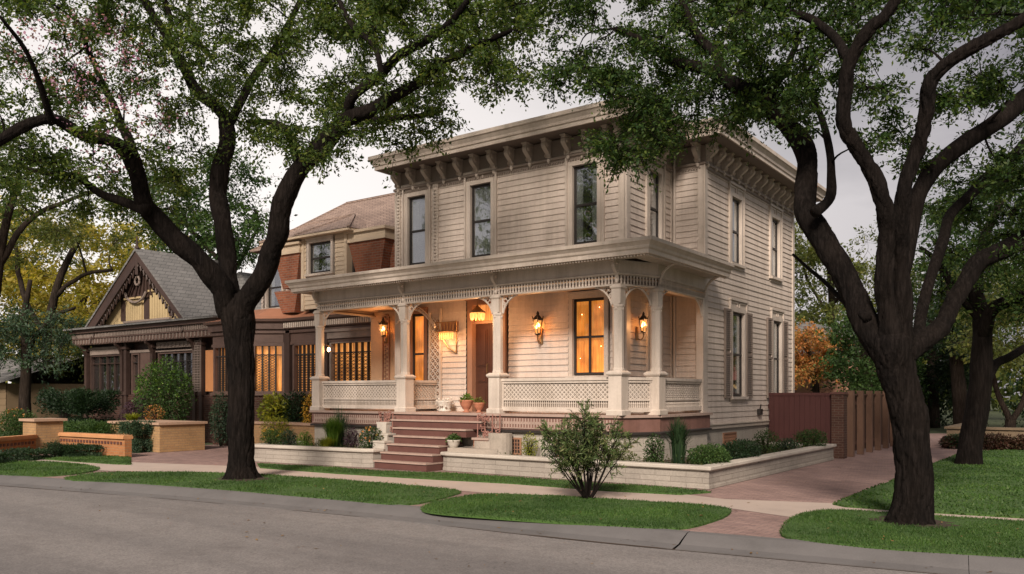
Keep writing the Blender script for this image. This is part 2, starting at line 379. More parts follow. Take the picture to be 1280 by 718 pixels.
def leaf_verts(rng, C, size, D=None, up=0.35, aspect=0.5, droop=0.3):
    """diamond leaves at the points C"""
    n = len(C)
    d = rng.normal(size=(n, 3)); d[:, 2] -= droop
    if D is not None: d = d * 0.8 + D * 1.2
    d /= np.linalg.norm(d, axis=1)[:, None] + 1e-9
    nn = rng.normal(size=(n, 3)); nn[:, 2] += up * 3 * np.sign(rng.random(n) + 0.3)
    sd = np.cross(d, nn); sd /= np.linalg.norm(sd, axis=1)[:, None] + 1e-9
    L = (size * rng.uniform(0.45, 1.5, n))[:, None]
    V = np.empty((n, 4, 3))
    V[:, 0] = C; V[:, 1] = C + d * L * 0.45 + sd * L * aspect * 0.5
    V[:, 2] = C + d * L; V[:, 3] = C + d * L * 0.45 - sd * L * aspect * 0.5
    return V.reshape(-1, 3)

def smooth_poly(pts, n=5):
    out = []; k = len(pts)
    for i in range(k):
        p0, p1, p2, p3 = [Vector((*pts[(i + j - 1) % k], 0)) for j in range(4)]
        for t in range(n):
            u = t / n
            q = 0.5 * ((2 * p1) + (-p0 + p2) * u + (2 * p0 - 5 * p1 + 4 * p2 - p3) * u * u + (-p0 + 3 * p1 - 3 * p2 + p3) * u ** 3)
            out.append((q.x, q.y))
    return out
def spline(pts, n=6):
    """catmull-rom through rows of numbers"""
    P = [np.array(p, float) for p in pts]; P = [2 * P[0] - P[1]] + P + [2 * P[-1] - P[-2]]; out = []
    for i in range(1, len(P) - 2):
        for t in range(n):
            u = t / n
            out.append(0.5 * ((2 * P[i]) + (-P[i - 1] + P[i + 1]) * u + (2 * P[i - 1] - 5 * P[i] + 4 * P[i + 1] - P[i + 2]) * u * u + (-P[i - 1] + 3 * P[i] - 3 * P[i + 1] + P[i + 2]) * u ** 3))
    out.append(P[-2]); return out
def inside(poly, X, Y):
    r = np.zeros(len(X), bool); n = len(poly); j = n - 1
    for i in range(n):
        xi, yi = poly[i]; xj, yj = poly[j]
        c = ((yi > Y) != (yj > Y)) & (X < (xj - xi) * (Y - yi) / ((yj - yi) if yj != yi else 1e-9) + xi)
        r ^= c; j = i
    return r
def sample_poly(rng, poly, n):
    P = np.array(poly); lo, hi = P.min(0), P.max(0); out = np.zeros((0, 2))
    while len(out) < n:
        q = rng.uniform(lo, hi, size=(n * 2, 2)); out = np.vstack([out, q[inside(poly, q[:, 0], q[:, 1])]])
    return out[:n]
def offset(poly, d):
    """outward offset of a counter-clockwise polygon"""
    n = len(poly); out = []
    for i in range(n):
        a, b, c = Vector(poly[i - 1]), Vector(poly[i]), Vector(poly[(i + 1) % n])
        e1, e2 = (b - a).normalized(), (c - b).normalized()
        n1, n2 = Vector((e1.y, -e1.x)), Vector((e2.y, -e2.x))
        m = (n1 + n2); k = m.dot(n1)
        out.append(tuple(b + m * (d / k if abs(k) > 0.2 else d)))
    return out
def ring(mb, poly, prof, closed=True):
    """a moulding: profile points (offset, z) swept round a footprint"""
    n = len(poly); base = len(mb.v)
    for d, z in prof:
        mb.v += [(x, y, z) for x, y in offset(poly, d)]
    for i in range(len(prof) - 1):
        for j in range(n if closed else n - 1):
            k = (j + 1) % n
            mb.f.append((base + i * n + j, base + i * n + k, base + (i + 1) * n + k, base + (i + 1) * n + j))
M['turfbase'] = mottled('rough_ground', (0.055, 0.07, 0.03), 0.35, 0.4, 1.0, 20, 0.5)
M['shut'] = mottled('taupe_shutter_paint', (0.235, 0.185, 0.155), 0.2, 3, 0.6, 40, 0.1)
M['ceilt'] = mottled('warm_cream_cap', (0.56, 0.45, 0.33), 0.15, 3, 0.6, 40, 0.1)
M['litter'] = leafmat('dry_leaves', [(0.12, 0.06, 0.03), (0.22, 0.12, 0.05), (0.30, 0.18, 0.07), (0.08, 0.05, 0.03)], 0.2, scale=2)
M['redwood2'] = mottled('faded_red_ironwork', (0.30, 0.15, 0.12), 0.3, 6, 0.6, 50, 0.2)
M['copingtan'] = mottled('tan_coping', (0.40, 0.27, 0.19), 0.25, 3, 0.8, 40, 0.3)
M['orangebrick2'] = mottled('orange_coping', (0.52, 0.26, 0.12), 0.25, 3, 0.8, 40, 0.3)
M['gatered'] = mottled('dark_red_stained_boards', (0.075, 0.026, 0.024), 0.3, 4, 0.6, 60, 0.2, zs=.15)
M['darkbrick2'] = bricks('brown_brick', (0.12, 0.055, 0.04), (0.085, 0.04, 0.03), (0.15, 0.10, 0.08), 0.2, 0.065, var=0.4)
M['darkbrickwood'] = mottled('brown_stained_boards', (0.11, 0.055, 0.04), 0.35, 5, 0.6, 60, 0.2, zs=.15)
M['tanbrick2'] = mottled('shaded_weathered_tan', (0.17, 0.125, 0.08), 0.35, 2, 0.9, 40, 0.4)  # garden wall tan, darkened in the colour itself for the shade it stands in
M['tanbrick3'] = mottled('tan_render', (0.40, 0.28, 0.13), 0.2, 1, 0.9, 40, 0.2)
M['redtile'] = mottled('dull_red_roof', (0.20, 0.08, 0.06), 0.3, 1, 0.9, 40, 0.2)
M['pinkwall'] = mottled('pinkish_render', (0.36, 0.20, 0.14), 0.2, 1, 0.9, 40, 0.2)
M['ochre'] = mottled('ochre_paint', (0.17, 0.12, 0.07), 0.2, 1, 0.9, 40, 0.2)
M['oldstone'] = mottled('weathered_stone', (0.36, 0.31, 0.26), 0.3, 3, 0.9, 30, 0.5)
M['bedding'] = leafmat('bedding_plant_leaves', [(0.03, 0.06, 0.022), (0.06, 0.10, 0.03), (0.09, 0.07, 0.04), (0.14, 0.16, 0.05)], 0.3, scale=3)
# ------------------------------------------------------------------ clapboard, windows
def clapboard(fr, L, z0, z1, openings=(), e=0.140, seed=1):
    rnd = random.Random(seed); mb = MB(); z = z0
    while z < z1 - 1e-4:
        zt = min(z + e, z1); cuts = [z, zt]
        for a0, a1, q0, q1 in openings:
            for q in (q0, q1):
                if z + 0.004 < q < zt - 0.004: cuts.append(q)
        cuts.sort(); j = rnd.uniform(-.002, .002)
        for lo, hi in zip(cuts[:-1], cuts[1:]):
            mid = (lo + hi) / 2; seg = [(0.0, L)]
            for a0, a1, q0, q1 in openings:
                if q0 < mid < q1:
                    ns = []
                    for s0, s1 in seg:
                        if a1 <= s0 or a0 >= s1: ns.append((s0, s1)); continue
                        if a0 > s0: ns.append((s0, a0))
                        if a1 < s1: ns.append((a1, s1))
                    seg = ns
            bl = .026 - .020 * (lo - z) / e + j; bh = .026 - .020 * (hi - z) / e + j
            for s0, s1 in seg:
                mb.add([fr.p(s0, bl, lo), fr.p(s1, bl, lo), fr.p(s1, bh, hi), fr.p(s0, bh, hi), fr.p(s0, -.01, lo), fr.p(s1, -.01, lo)],
                       [(0, 1, 2, 3), (4, 5, 1, 0)])
        z = zt
    return mb

def window(parent, fr, a0, a1, z0, z1, style='upper', lit=None, shutters=False, label=None, bars=0, glass='glass', frame='trim', sashm='sash', curtain='curtain', wd=.10, full=False):
    """a0..a1, z0..z1 is the glazed opening; casing, sill and head stand round it"""
    m = MB(); w = wd
    m.fbox(fr, a0 - w, a0, -.08, .055, z0 - .02, z1 + .02); m.fbox(fr, a1, a1 + w, -.08, .055, z0 - .02, z1 + .02)
    m.fbox(fr, a0 - w, a1 + w, -.08, .058, z1 + .02, z1 + .12)
    m.fbox(fr, a0 - w - .04, a1 + w + .04, -.08, .11, z0 - .09, z0 - .02)           # sill
    m.fbox(fr, a0 - w, a1 + w, .0, .04, z0 - .16, z0 - .09)
    if style == 'upper':                                                             # tall outer frame with a keyed head
        o = w + .085; t = z1 + .30
        m.fbox(fr, a0 - o, a0 - w - .035, -.01, .07, z0 - .09, t); m.fbox(fr, a1 + w + .035, a1 + o, -.01, .07, z0 - .09, t)
        m.fbox(fr, a0 - w - .035, a0 - w, -.01, .035, z0 - .02, t - .05); m.fbox(fr, a1 + w, a1 + w + .035, -.01, .035, z0 - .02, t - .05)
        m.fbox(fr, a0 - o - .02, a1 + o + .02, -.01, .085, t, t + .055)
        m.fbox(fr, a0 - w - .035, a1 + w + .035, -.01, .030, z1 + .12, t)
        c = (a0 + a1) / 2; k = min(.09, (a1 - a0) * .2)
        m.fbox(fr, a0 - w, c - k, .03, .055, t - .055, t - .02); m.fbox(fr, c + k, a1 + w, .03, .055, t - .055, t - .02)
        m.fbox(fr, c - k, c - k + .03, .03, .055, z1 + .15, t - .02); m.fbox(fr, c + k - .03, c + k, .03, .055, z1 + .15, t - .02)
    elif style == 'plain':
        m.fbox(fr, a0 - w - .03, a1 + w + .03, -.02, .09, z1 + .12, z1 + .17)
    W = m.build('window', frame, parent)
    if label: W['label'] = label
    s = MB(); q = .045; mid = (z0 + z1) / 2; g = -.05
    s.fbox(fr, a0, a0 + q, g - .03, g + .02, z0, z1); s.fbox(fr, a1 - q, a1, g - .03, g + .02, z0, z1)
    s.fbox(fr, a0 + q, a1 - q, g - .03, g + .02, z0, z0 + q + .01); s.fbox(fr, a0 + q, a1 - q, g - .03, g + .02, z1 - q, z1)
    s.fbox(fr, a0 + q, a1 - q, g - .03, g + .03, mid - .025, mid + .025)
    for i in range(bars):
        c = a0 + (a1 - a0) * (i + 1) / (bars + 1); s.fbox(fr, c - .022, c + .022, g - .025, g + .025, z0 + q, mid - .025); s.fbox(fr, c - .022, c + .022, g - .025, g + .025, mid + .025, z1 - q)
    s.build('sash', sashm, W)
    p = MB(); p.fbox(fr, a0 + q, a1 - q, g - .008, g - .002, z0 + q, z1 - q); p.build('pane', 'clearglass' if lit else glass, W)
    c = MB()
    if lit:
        n = 40; vs = []; fs = []
        for i in range(n + 1):
            a = a0 + (a1 - a0) * i / n; b = -.095 + .014 * math.sin(i * 1.7) + .006 * math.sin(i * .6)
            vs += [fr.p(a, b, z0), fr.p(a, b, z1)]
        for i in range(n): fs.append((2 * i, 2 * i + 2, 2 * i + 3, 2 * i + 1))
        c.add(vs, fs); cu = c.build('curtain', lit, W); cu['label'] = 'drawn curtain lit from inside'
    else:
        for (s0, s1) in (((0.0, .55), (.55, 1.0)) if full else ((0.0, .30), (.68, 1.0))):
            n = 12; vs = []; fs = []
            for i in range(n + 1):
                a = a0 + (a1 - a0) * (s0 + (s1 - s0) * i / n); b = -.10 + .012 * math.sin(i * 1.9)
                vs += [fr.p(a, b, z0), fr.p(a, b, z1)]
            for i in range(n): fs.append((2 * i, 2 * i + 2, 2 * i + 3, 2 * i + 1))
            c.add(vs, fs)
        c.build('curtain', curtain, W)
    # dark room face behind
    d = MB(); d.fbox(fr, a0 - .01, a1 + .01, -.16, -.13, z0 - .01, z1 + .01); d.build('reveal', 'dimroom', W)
    if shutters:
        for (s0, s1) in ((a0 - w - .44, a0 - w - .02), (a1 + w + .02, a1 + w + .44)):
            h = MB()
            h.fbox(fr, s0, s0 + .045, .03, .075, z0 - .06, z1 + .06); h.fbox(fr, s1 - .045, s1, .03, .075, z0 - .06, z1 + .06)
            for zz in (z0 - .06, mid - .03, z1): h.fbox(fr, s0 + .045, s1 - .045, .032, .073, zz, zz + .06)
            zz = z0 + .02
            while zz < z1 - .03:
                if abs(zz - mid) > .06:
                    h.add([fr.p(s0 + .045, .072, zz), fr.p(s1 - .045, .072, zz), fr.p(s1 - .045, .038, zz + .045), fr.p(s0 + .045, .038, zz + .045)], [(0, 1, 2, 3)])
                    h.add([fr.p(s0 + .045, .066, zz - .008), fr.p(s1 - .045, .066, zz - .008), fr.p(s1 - .045, .032, zz + .037), fr.p(s0 + .045, .032, zz + .037)], [(0, 1, 2, 3)])
                zz += .05
            h.fbox(fr, s0 + .045, s1 - .045, .031, .036, z0, z1)
            h.build('shutter', 'shut', W)
    return W

# ------------------------------------------------------------------ the cream house
H = thing('victorian_house', 'two storey cream clapboard house with bracketed eaves and lit front porch', 'house', (-11.6, 20.6, 0))
FRONT = Frame((-15.5, 16.12), (1, 0), (0, -1)); BAY = Frame((-8.6, 16.12), (0, 1), (1, 0))
RECESS = Frame((-8.6, 18.46), (1, 0), (0, -1)); SIDE = Frame((-7.77, 18.46), (0, 1), (1, 0))
LEFTW = Frame((-15.5, 25.2), (0, -1), (-1, 0)); BACK = Frame((-7.77, 25.2), (-1, 0), (0, 1))
foot = [(-15.5, 16.12), (-8.6, 16.12), (-8.6, 18.46), (-7.77, 18.46), (-7.77, 25.2), (-15.5, 25.2)]
F1, F2 = 1.27, 4.9
# wall core, with real pockets kept free behind the windows by setting it 0.17 m back
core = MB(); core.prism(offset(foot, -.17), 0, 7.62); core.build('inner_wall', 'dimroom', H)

fo = []     # openings of the front
def O(a0, a1, z0, z1, up=True):
    return (a0 - .17, a1 + .17, z0 - .15, z1 + (.34 if up else .13))
up_front = [(0.42, 1.05), (2.55, 3.2), (5.55, 6.2)]
for a0, a1 in up_front: fo.append(O(a0, a1, 5.12, 6.90))
fo.append((.42, 1.12, 1.5, 3.95)); fo.append((2.40, 3.72, 1.2, 4.05)); fo.append((5.42, 6.52, 2.0, 4.05))
clapboard(FRONT, 6.9, .98, 7.14, fo, seed=3).build('clapboard_wall', 'siding', H)
clapboard(BAY, 2.34, .98, 7.14, [O(1.08, 1.68, 5.2, 6.86), (.95, 1.75, 2.0, 3.75)], seed=4).build('clapboard_wall', 'siding', H)
clapboard(RECESS, .83, .98, 7.14, [], seed=5).build('clapboard_wall', 'siding', H)
side_up = [(1.68, 2.35), (4.72, 5.41)]; side_dn = [(1.72, 2.55), (4.85, 5.55)]
so = [O(a0, a1, 5.05, 6.70) for a0, a1 in side_up] + [O(a0, a1, 1.66, 3.78) for a0, a1 in side_dn]
clapboard(SIDE, 6.74, .98, 7.14, so, seed=6).build('clapboard_wall', 'siding', H)
clapboard(LEFTW, 9.08, .98, 7.14, [], seed=7).build('clapboard_wall', 'siding', H)
clapboard(BACK, 7.73, .98, 7.14, [], seed=8).build('clapboard_wall', 'siding', H)

# windows
window(H, FRONT, *up_front[0], 5.12, 6.90, full=True); window(H, FRONT, *up_front[1], 5.12, 6.90, full=True)
window(H, FRONT, *up_front[2], 5.12, 6.90, label='upper window over the right end of the porch')
window(H, BAY, 1.08, 1.68, 5.2, 6.86); window(H, BAY, 1.05, 1.65, 2.1, 3.62, style='plain')
for a0, a1 in side_up: window(H, SIDE, a0, a1, 5.05, 6.70)
for a0, a1 in side_dn: window(H, SIDE, a0, a1, 1.66, 3.78, shutters=True)
window(H, FRONT, .54, 1.0, 1.72, 3.80, style='plain', lit='lit', frame='casing', label='narrow window lit orange')
window(H, FRONT, 5.55, 6.38, 2.14, 3.86, style='plain', lit='lit', bars=1, label='wide window lit orange behind curtains')
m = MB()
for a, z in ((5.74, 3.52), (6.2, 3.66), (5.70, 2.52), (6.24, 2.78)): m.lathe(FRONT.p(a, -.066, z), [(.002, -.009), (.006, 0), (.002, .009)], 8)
m.build('pane_glint', 'bulb', H)  # glowing beads added to mimic glints on the window glass

# corner boards, water table, string course
for L_ in (((FRONT, 0, .15), (LEFTW, 8.96, 9.125)), ((FRONT, 6.74, 6.9), (BAY, -.045, .13)), ((RECESS, .69, .83), (SIDE, -.045, .12)), ((SIDE, 6.61, 6.74), (BACK, -.045, .13)), ((BACK, 7.6, 7.73), (LEFTW, -.045, .13)), ((BAY, 2.24, 2.31),)):
    m = MB()
    for fr, a, b in L_: m.fbox(fr, a, b, -.01, .045, .98, 7.14)
    m.build('corner_board', 'trim', H)
m = MB()                                             # tall panelled pilaster strips on the front
for a in (1.32, ):
    m.fbox(FRONT, a, a + .17, -.01, .06, 5.0, 7.14)
    z = 5.1
    while z < 7.05: m.lathe(FRONT.p(a + .085, .06, z), [(.045, -.03), (.05, 0), (.02, .03)], 6); z += .09
for z in [5.1 + .09 * i for i in range(22)]: m.lathe(FRONT.p(.09, .045, z), [(.04, -.03), (.045, 0), (.02, .03)], 6)
m.build('pilaster', 'trim', H)
m = MB(); ring(m, foot, [(0, .86), (.06, .86), (.06, .93), (.085, .95), (.085, .97), (0, 1.0)]); m.build('water_table', 'oldtrim', H)
m = MB(); m.prism(offset(foot, .0), 0, .87); m.build('foundation', 'stucco', H)
def vent(parent, fr, a0, a1, z0, z1):
    v = MB(); v.fbox(fr, a0 - .04, a1 + .04, .0, .03, z0 - .04, z0); v.fbox(fr, a0 - .04, a1 + .04, .0, .03, z1, z1 + .04)
    v.fbox(fr, a0 - .04, a0, .0, .03, z0, z1); v.fbox(fr, a1, a1 + .04, .0, .03, z0, z1)
    n = max(3, int((a1 - a0) / .07))
    for i in range(1, n): a = a0 + (a1 - a0) * i / n; v.fbox(fr, a - .008, a + .008, .004, .022, z0, z1)
    for i in range(1, 4): z = z0 + (z1 - z0) * i / 4; v.fbox(fr, a0, a1, .006, .020, z - .007, z + .007)
    V = v.build('foundation_vent', 'casing', parent)
    b = MB(); b.fbox(fr, a0, a1, .001, .004, z0, z1); b.build('opening', 'sash', V)
vent(H, SIDE, 1.2, 2.0, .38, .70); vent(H, SIDE, 4.6, 5.3, .38, .70)

# main cornice: frieze, soffit, fascia, brackets, roof
mf = MB(); ring(mf, foot, [(.0, 7.08), (.035, 7.08), (.035, 7.12), (.075, 7.14), (.075, 7.19), (.03, 7.22), (.03, 7.60)])
foot2 = [(-14.95 if x == -15.5 else x, y) for x, y in foot]
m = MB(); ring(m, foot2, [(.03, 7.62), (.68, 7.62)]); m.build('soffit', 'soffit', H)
m = MB(); ring(m, foot2, [(.66, 7.625), (.66, 7.58), (.70, 7.58), (.70, 7.66), (.73, 7.68), (.74, 7.74), (.79, 7.82), (.82, 7.84), (.82, 7.93), (.77, 7.935)]); m.build('fascia', 'trim', H)
m = MB(); ring(m, foot2, [(.77, 7.935), (-.3, 8.02), (-1.9, 8.25)]); rp = offset(foot2, -1.9); m.add([(x, y, 8.25) for x, y in rp], [tuple(range(len(rp)))]); m.build('roof', 'rooftile', H)
def dent(fr, L, step, w, b, z0, z1, mb, a=0.0):
    while a < L - w: mb.fbox(fr, a, a + w, b[0], b[1], z0, z1); a += step
for fr, L in ((FRONT, 6.9), (BAY, 2.3), (RECESS, .8), (SIDE, 6.7)): dent(fr, L, .07, .04, (.03, .062), 7.04, 7.08, mf, .02)
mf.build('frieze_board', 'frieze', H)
def eave_bracket(fr, a, zt=7.615, s=1.0, w=.11, name='bracket', mat='trim', parent=None, proj=.22, drop=.46):
    m = MB(); q = []
    for t in np.linspace(0, 1, 13):                   # S curve from the tip under the soffit down to the foot on the frieze
        b = .06 + proj * (1 - t ** 1.6) + .05 * math.sin(t * PI * 2)
        q.append((b * s, zt - (.07 + (drop - .07) * t) * s))
    pts = [(.03, zt), ((proj + .07) * s, zt), ((proj + .07) * s, zt - .06 * s)] + q + [(.03, zt - drop * s)]
    m.fprism(fr, pts, a - w / 2, a + w / 2)
    for (bb, zz, r) in ((.20, -.13, .065), (.11, -.36, .05)):     # carved rosettes
        for sd in (-1, 1):
            c = fr.w(a + sd * w / 2, bb * s, zt + zz * s); e = fr.w(a + sd * (w / 2 + .02), bb * s, zt + zz * s)
            m.tube([c, e], [r * s, r * s * .6], 8)
    m.fbox(fr, a - w / 2 - .02, a + w / 2 + .02, .03, (proj + .10) * s, zt - .03, zt - .002)
    m.lathe(fr.p(a, .07, zt - drop * s - .03), [(.01, -.05), (.035, -.02), (.045, .02), (.03, .05)], 8)
    return m.build(name, mat, parent or H)
b0 = eave_bracket(FRONT, .10)
def more_brackets(src, fr0, a0, todo):
    for fr, a in todo:
        c = src.copy(); COL.objects.link(c); c.parent = src.parent
        th = math.atan2(fr.u.y, fr.u.x) - math.atan2(fr0.u.y, fr0.u.x)
        p0 = fr0.w(a0, 0, 0); p1 = fr.w(a, 0, 0); pl = src.parent.location
        rot = Vector((math.cos(th) * (p0.x - pl.x) - math.sin(th) * (p0.y - pl.y), math.sin(th) * (p0.x - pl.x) + math.cos(th) * (p0.y - pl.y), 0))
        c.rotation_euler = (0, 0, th); c.location = Vector((p1.x - pl.x, p1.y - pl.y, 0)) - rot
todo = [(FRONT, .10 + .535 * i) for i in range(1, 13)] + [(FRONT, 6.80)]
todo += [(BAY, .10 + .53 * i) for i in range(4)] + [(RECESS, .70)]
todo += [(SIDE, .08 + .50 * i) for i in range(14)]
more_brackets(b0, FRONT, .10, todo)
m = MB(); e = [(-14.3, 15.7, 7.95), (-14.25, 15.65, 8.25), (-13.6, 15.6, 8.36), (-13.1, 15.5, 8.42)]      # thin roof wire by the eave
m.tube(e, [.012] * 4, 5); m.tube([(-13.1, 15.5, 8.42), (-13.05, 15.5, 7.96)], [.02, .02], 5); m.tube([(-13.7, 15.6, 8.2), (-13.8, 15.65, 7.95)], [.015] * 2, 5); m.build('roof_wire', 'metal', H)

# front door
DX0, DX1 = 2.62, 3.50
m = MB(); m.fbox(FRONT, DX0 - .15, DX0, -.10, .06, F1, 3.92); m.fbox(FRONT, DX1, DX1 + .15, -.10, .06, F1, 3.92); m.fbox(FRONT, DX0 - .15, DX1 + .15, -.10, .065, 3.92, 4.04)
m.fbox(FRONT, DX0 - .2, DX1 + .2, -.02, .10, 4.04, 4.09); m.fbox(FRONT, DX0, DX1, -.12, .02, 3.45, 3.51)
D = m.build('front_door', 'casing', H)
m = MB(); mid = (DX0 + DX1) / 2
for x0, x1 in ((DX0, mid - .003), (mid + .003, DX1)):
    m.fbox(FRONT, x0, x1, -.13, -.095, F1 + .01, 3.45)
    for z0, z1 in ((F1 + .12, F1 + .62), (F1 + .72, F1 + 1.02), (F1 + 1.12, 3.32)):
        m.fbox(FRONT, x0 + .07, x1 - .07, -.095, -.082, z0, z1); m.fbox(FRONT, x0 + .11, x1 - .11, -.082, -.068, z0 + .04, z1 - .04)
m.build('door_leaf', 'wood', D)
m = MB(); m.fbox(FRONT, DX0, DX1, -.11, -.10, 3.51, 3.92); m.build('transom_light', 'litdim', D)
m = MB(); m.tube([FRONT.w(mid - .05, -.09, 2.2), FRONT.w(mid - .05, -.05, 2.2), FRONT.w(mid - .05, -.05, 2.45), FRONT.w(mid - .05, -.09, 2.45)], [.012] * 4, 6); m.build('door_handle', 'brass', D)

# fretwork screen between narrow window and door, with its arch
m = MB(); A0, A1, Z0, Z1 = 1.20, 1.62, F1 + .02, 3.62
m.fbox(FRONT, A0, A0 + .04, .035, .085, Z0, Z1 + .2); m.fbox(FRONT, A1 - .05, A1, .035, .10, Z0, Z1 + .28)
s = .085; n = int((A1 - A0) / s)
zz = Z0
k = 0
while zz < Z1:
    for i in range(n):
        x = A0 + .04 + i * s
        if (i + k) % 2: m.bar(FRONT.p(x, .055, zz), FRONT.p(x + s, .055, zz + s), .022, .03)
        else: m.bar(FRONT.p(x + s, .060, zz), FRONT.p(x, .060, zz + s), .022, .03)
        if (i + k) % 2 == 0: m.lathe(FRONT.p(x, .07, zz), [(.004, -.02), (.022, 0), (.004, .02)], 6)
    zz += s; k += 1
m.build('fretwork_screen', 'trim', H)
m = MB(); m.fbox(FRONT, A0 + .04, A1 - .05, .032, .038, Z0, Z1); m.build('screen_backing', 'casing', H)
m = MB()
pts = [FRONT.w(.3 + 1.35 * t, .35, 3.35 + .55 * math.sin(PI * (t * .85 + .12))) for t in np.linspace(0, 1, 14)]
m.tube(pts, [.03] * 14, 6); m.tube([p + Vector((0, 0, .07)) for p in pts], [.018] * 14, 6)
for p in pts: m.bar(p, p + Vector((0, 0, .07)), .012)
m.build('porch_arch', 'trim', H)

# ------------------------------------------------------------------ porch
PF = Frame((-17.18, 14.9), (1, 0), (0, -1))                 # line of the front columns
cols = [(-17.18, 14.9), (-14.06, 14.9), (-11.2, 14.9), (-8.12, 14.9), (-7.72, 15.80)]
endp = (-7.78, 18.3)
slab = [(-17.4, 14.72), (-8.02, 14.72), (-7.54, 15.72), (-7.54, 18.44), (-8.6, 18.44), (-8.6, 16.1), (-15.5, 16.1), (-15.5, 17.15), (-17.4, 17.15)]
m = MB(); m.prism(slab, 1.215, F1); m.build('porch_floor', 'tread', H)
sk = offset(slab, -.05)
m = MB(); m.prism(sk, .88, 1.21); m.build('porch_skirt', 'skirt', H)
m = MB(); ring(m, sk, [(-.01, .86), (.03, .86), (.035, .90), (.0, .92)], closed=False); m.build('skirt_moulding', 'sash', H)
m = MB(); m.prism(offset(slab, -.10), 0, .862); m.build('porch_foundation', 'stucco', H)
m = MB()                                                       # fretted band on the skirt
SK = Frame((-17.35, 14.77), (1, 0), (0, -1))
for a0_, a1_ in ((.1, 3.05), (5.95, 9.25)):
    m = MB(); a = a0_
    while a < a1_: m.fbox(SK, a, a + .035, 0, .018, .97, 1.17); m.fbox(SK, a + .035, a + .07, 0, .012, 1.04, 1.10); a += .075
    m.fbox(SK, a0_ - .05, a1_ + .05, .0, .022, .945, .968)
    m.build('skirt_fretwork', 'tread', H)
FV = Frame((-17.3, 14.82), (1, 0), (0, -1))
vent(H, FV, 6.42, 6.78, .40, .70); vent(H, FV, 7.75, 8.1, .40, .70)

# roof over the porch: footprint reaches round to the side wall
proof = [(-17.75, 14.28), (-7.10, 14.28), (-7.10, 18.6), (-8.6, 18.6), (-8.6, 16.13), (-15.5, 16.13), (-15.5, 17.25), (-17.75, 17.25)]
pin = [(-17.2, 14.83), (-7.65, 14.83)]
ER = [(-17.75, 17.2), (-17.75, 14.28), (-7.10, 14.28), (-7.10, 18.52)]
def along(mb, path, prof, side=1):
    """a moulding along an open path; profile in (outward distance, z)"""
    P = [Vector(p) for p in path]; n = len(P); rows = []
    for d, z in prof:
        row = []
        for i in range(n):
            if i == 0: e = (P[1] - P[0]).normalized(); q = P[0] + Vector((e.y, -e.x)) * d * side
            elif i == n - 1: e = (P[-1] - P[-2]).normalized(); q = P[-1] + Vector((e.y, -e.x)) * d * side
            else:
                e1 = (P[i] - P[i - 1]).normalized(); e2 = (P[i + 1] - P[i]).normalized(); n1 = Vector((e1.y, -e1.x)); n2 = Vector((e2.y, -e2.x)); mm = n1 + n2
                q = P[i] + mm * (d / mm.dot(n1)) * side
            row.append((q.x, q.y, z))
        rows.append(row)
    b = len(mb.v)
    for r in rows: mb.v += r
    for i in range(len(prof) - 1):
        for j in range(n - 1): mb.f.append((b + i * n + j, b + i * n + j + 1, b + (i + 1) * n + j + 1, b + (i + 1) * n + j))
me_ = MB(); along(me_, ER, [(-.62, 4.44), (-.10, 4.44), (-.10, 4.42), (-.06, 4.42), (-.06, 4.50), (-.03, 4.53), (-.02, 4.58), (.03, 4.64), (.05, 4.65), (.05, 4.72), (.0, 4.73)])
m = MB(); zt = 5.02
m.add([(-17.75, 14.28, 4.73), (-7.10, 14.28, 4.73), (-7.10, 18.52, 4.73), (-7.77, 18.52, 4.92), (-8.6, 18.46, 4.92), (-8.6, 16.12, zt), (-15.5, 16.12, zt), (-15.5, 17.2, zt), (-17.75, 17.2, 4.73)],
      [(0, 1, 5, 6), (1, 2, 3, 4, 5), (0, 6, 7, 8)])
m.build('porch_roof', 'rooftile', H)
cl = [(-17.3, 14.85), (-8.15, 14.85), (-7.70, 15.80), (-7.70, 18.4), (-8.57, 18.4), (-8.57, 16.09), (-15.5, 16.09), (-15.5, 17.2), (-17.3, 17.2)]
m = MB(); m.prism(cl, 4.06, 4.09); m.build('porch_ceiling', 'ceil', H)
BL = [(-17.18, 17.2), (-17.18, 14.9), (-8.12, 14.9), (-7.72, 15.80), (-7.78, 18.42)]
m = MB(); along(m, BL, [(-.09, 3.915), (.09, 3.915), (.10, 3.95), (.06, 3.955), (-.06, 3.955), (-.09, 3.915)]); along(m, BL, [(-.08, 4.135), (.08, 4.135), (.10, 4.15), (.10, 4.175), (.06, 4.19), (.06, 4.44), (-.06, 4.44), (-.08, 4.135)])
m.build('porch_beam', 'trim', H)
m = MB()
for p, q in zip(BL[:-1], BL[1:]):
    p, q = Vector((*p, 0)), Vector((*q, 0)); n_ = Vector(((q - p).normalized().y, -(q - p).normalized().x)); L = (q - p).length; k = int(L / .078)
    for i in range(k):
        c = p + (q - p) * ((i + .5) / k); c = c + Vector((n_.x, n_.y, 0)) * .045; m.lathe((c.x, c.y, 3.955), [(.022, 0), (.024, .03), (.017, .05), (.028, .09), (.017, .13), (.024, .15), (.022, .18)], 6)
sf = m.build('spindle_frieze', 'trim', H)
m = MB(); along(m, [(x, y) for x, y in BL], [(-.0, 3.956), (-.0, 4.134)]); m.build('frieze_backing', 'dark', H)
for fr, L in ((Frame((-17.65, 14.38), (1, 0), (0, -1)), 10.4), (Frame((-7.2, 14.4), (0, 1), (1, 0)), 4.0)):
    a = 0.0
    while a < L: me_.fbox(fr, a, a + .035, -.05, .0, 4.385, 4.438); a += .07
me_.build('porch_eave', 'trim', H)

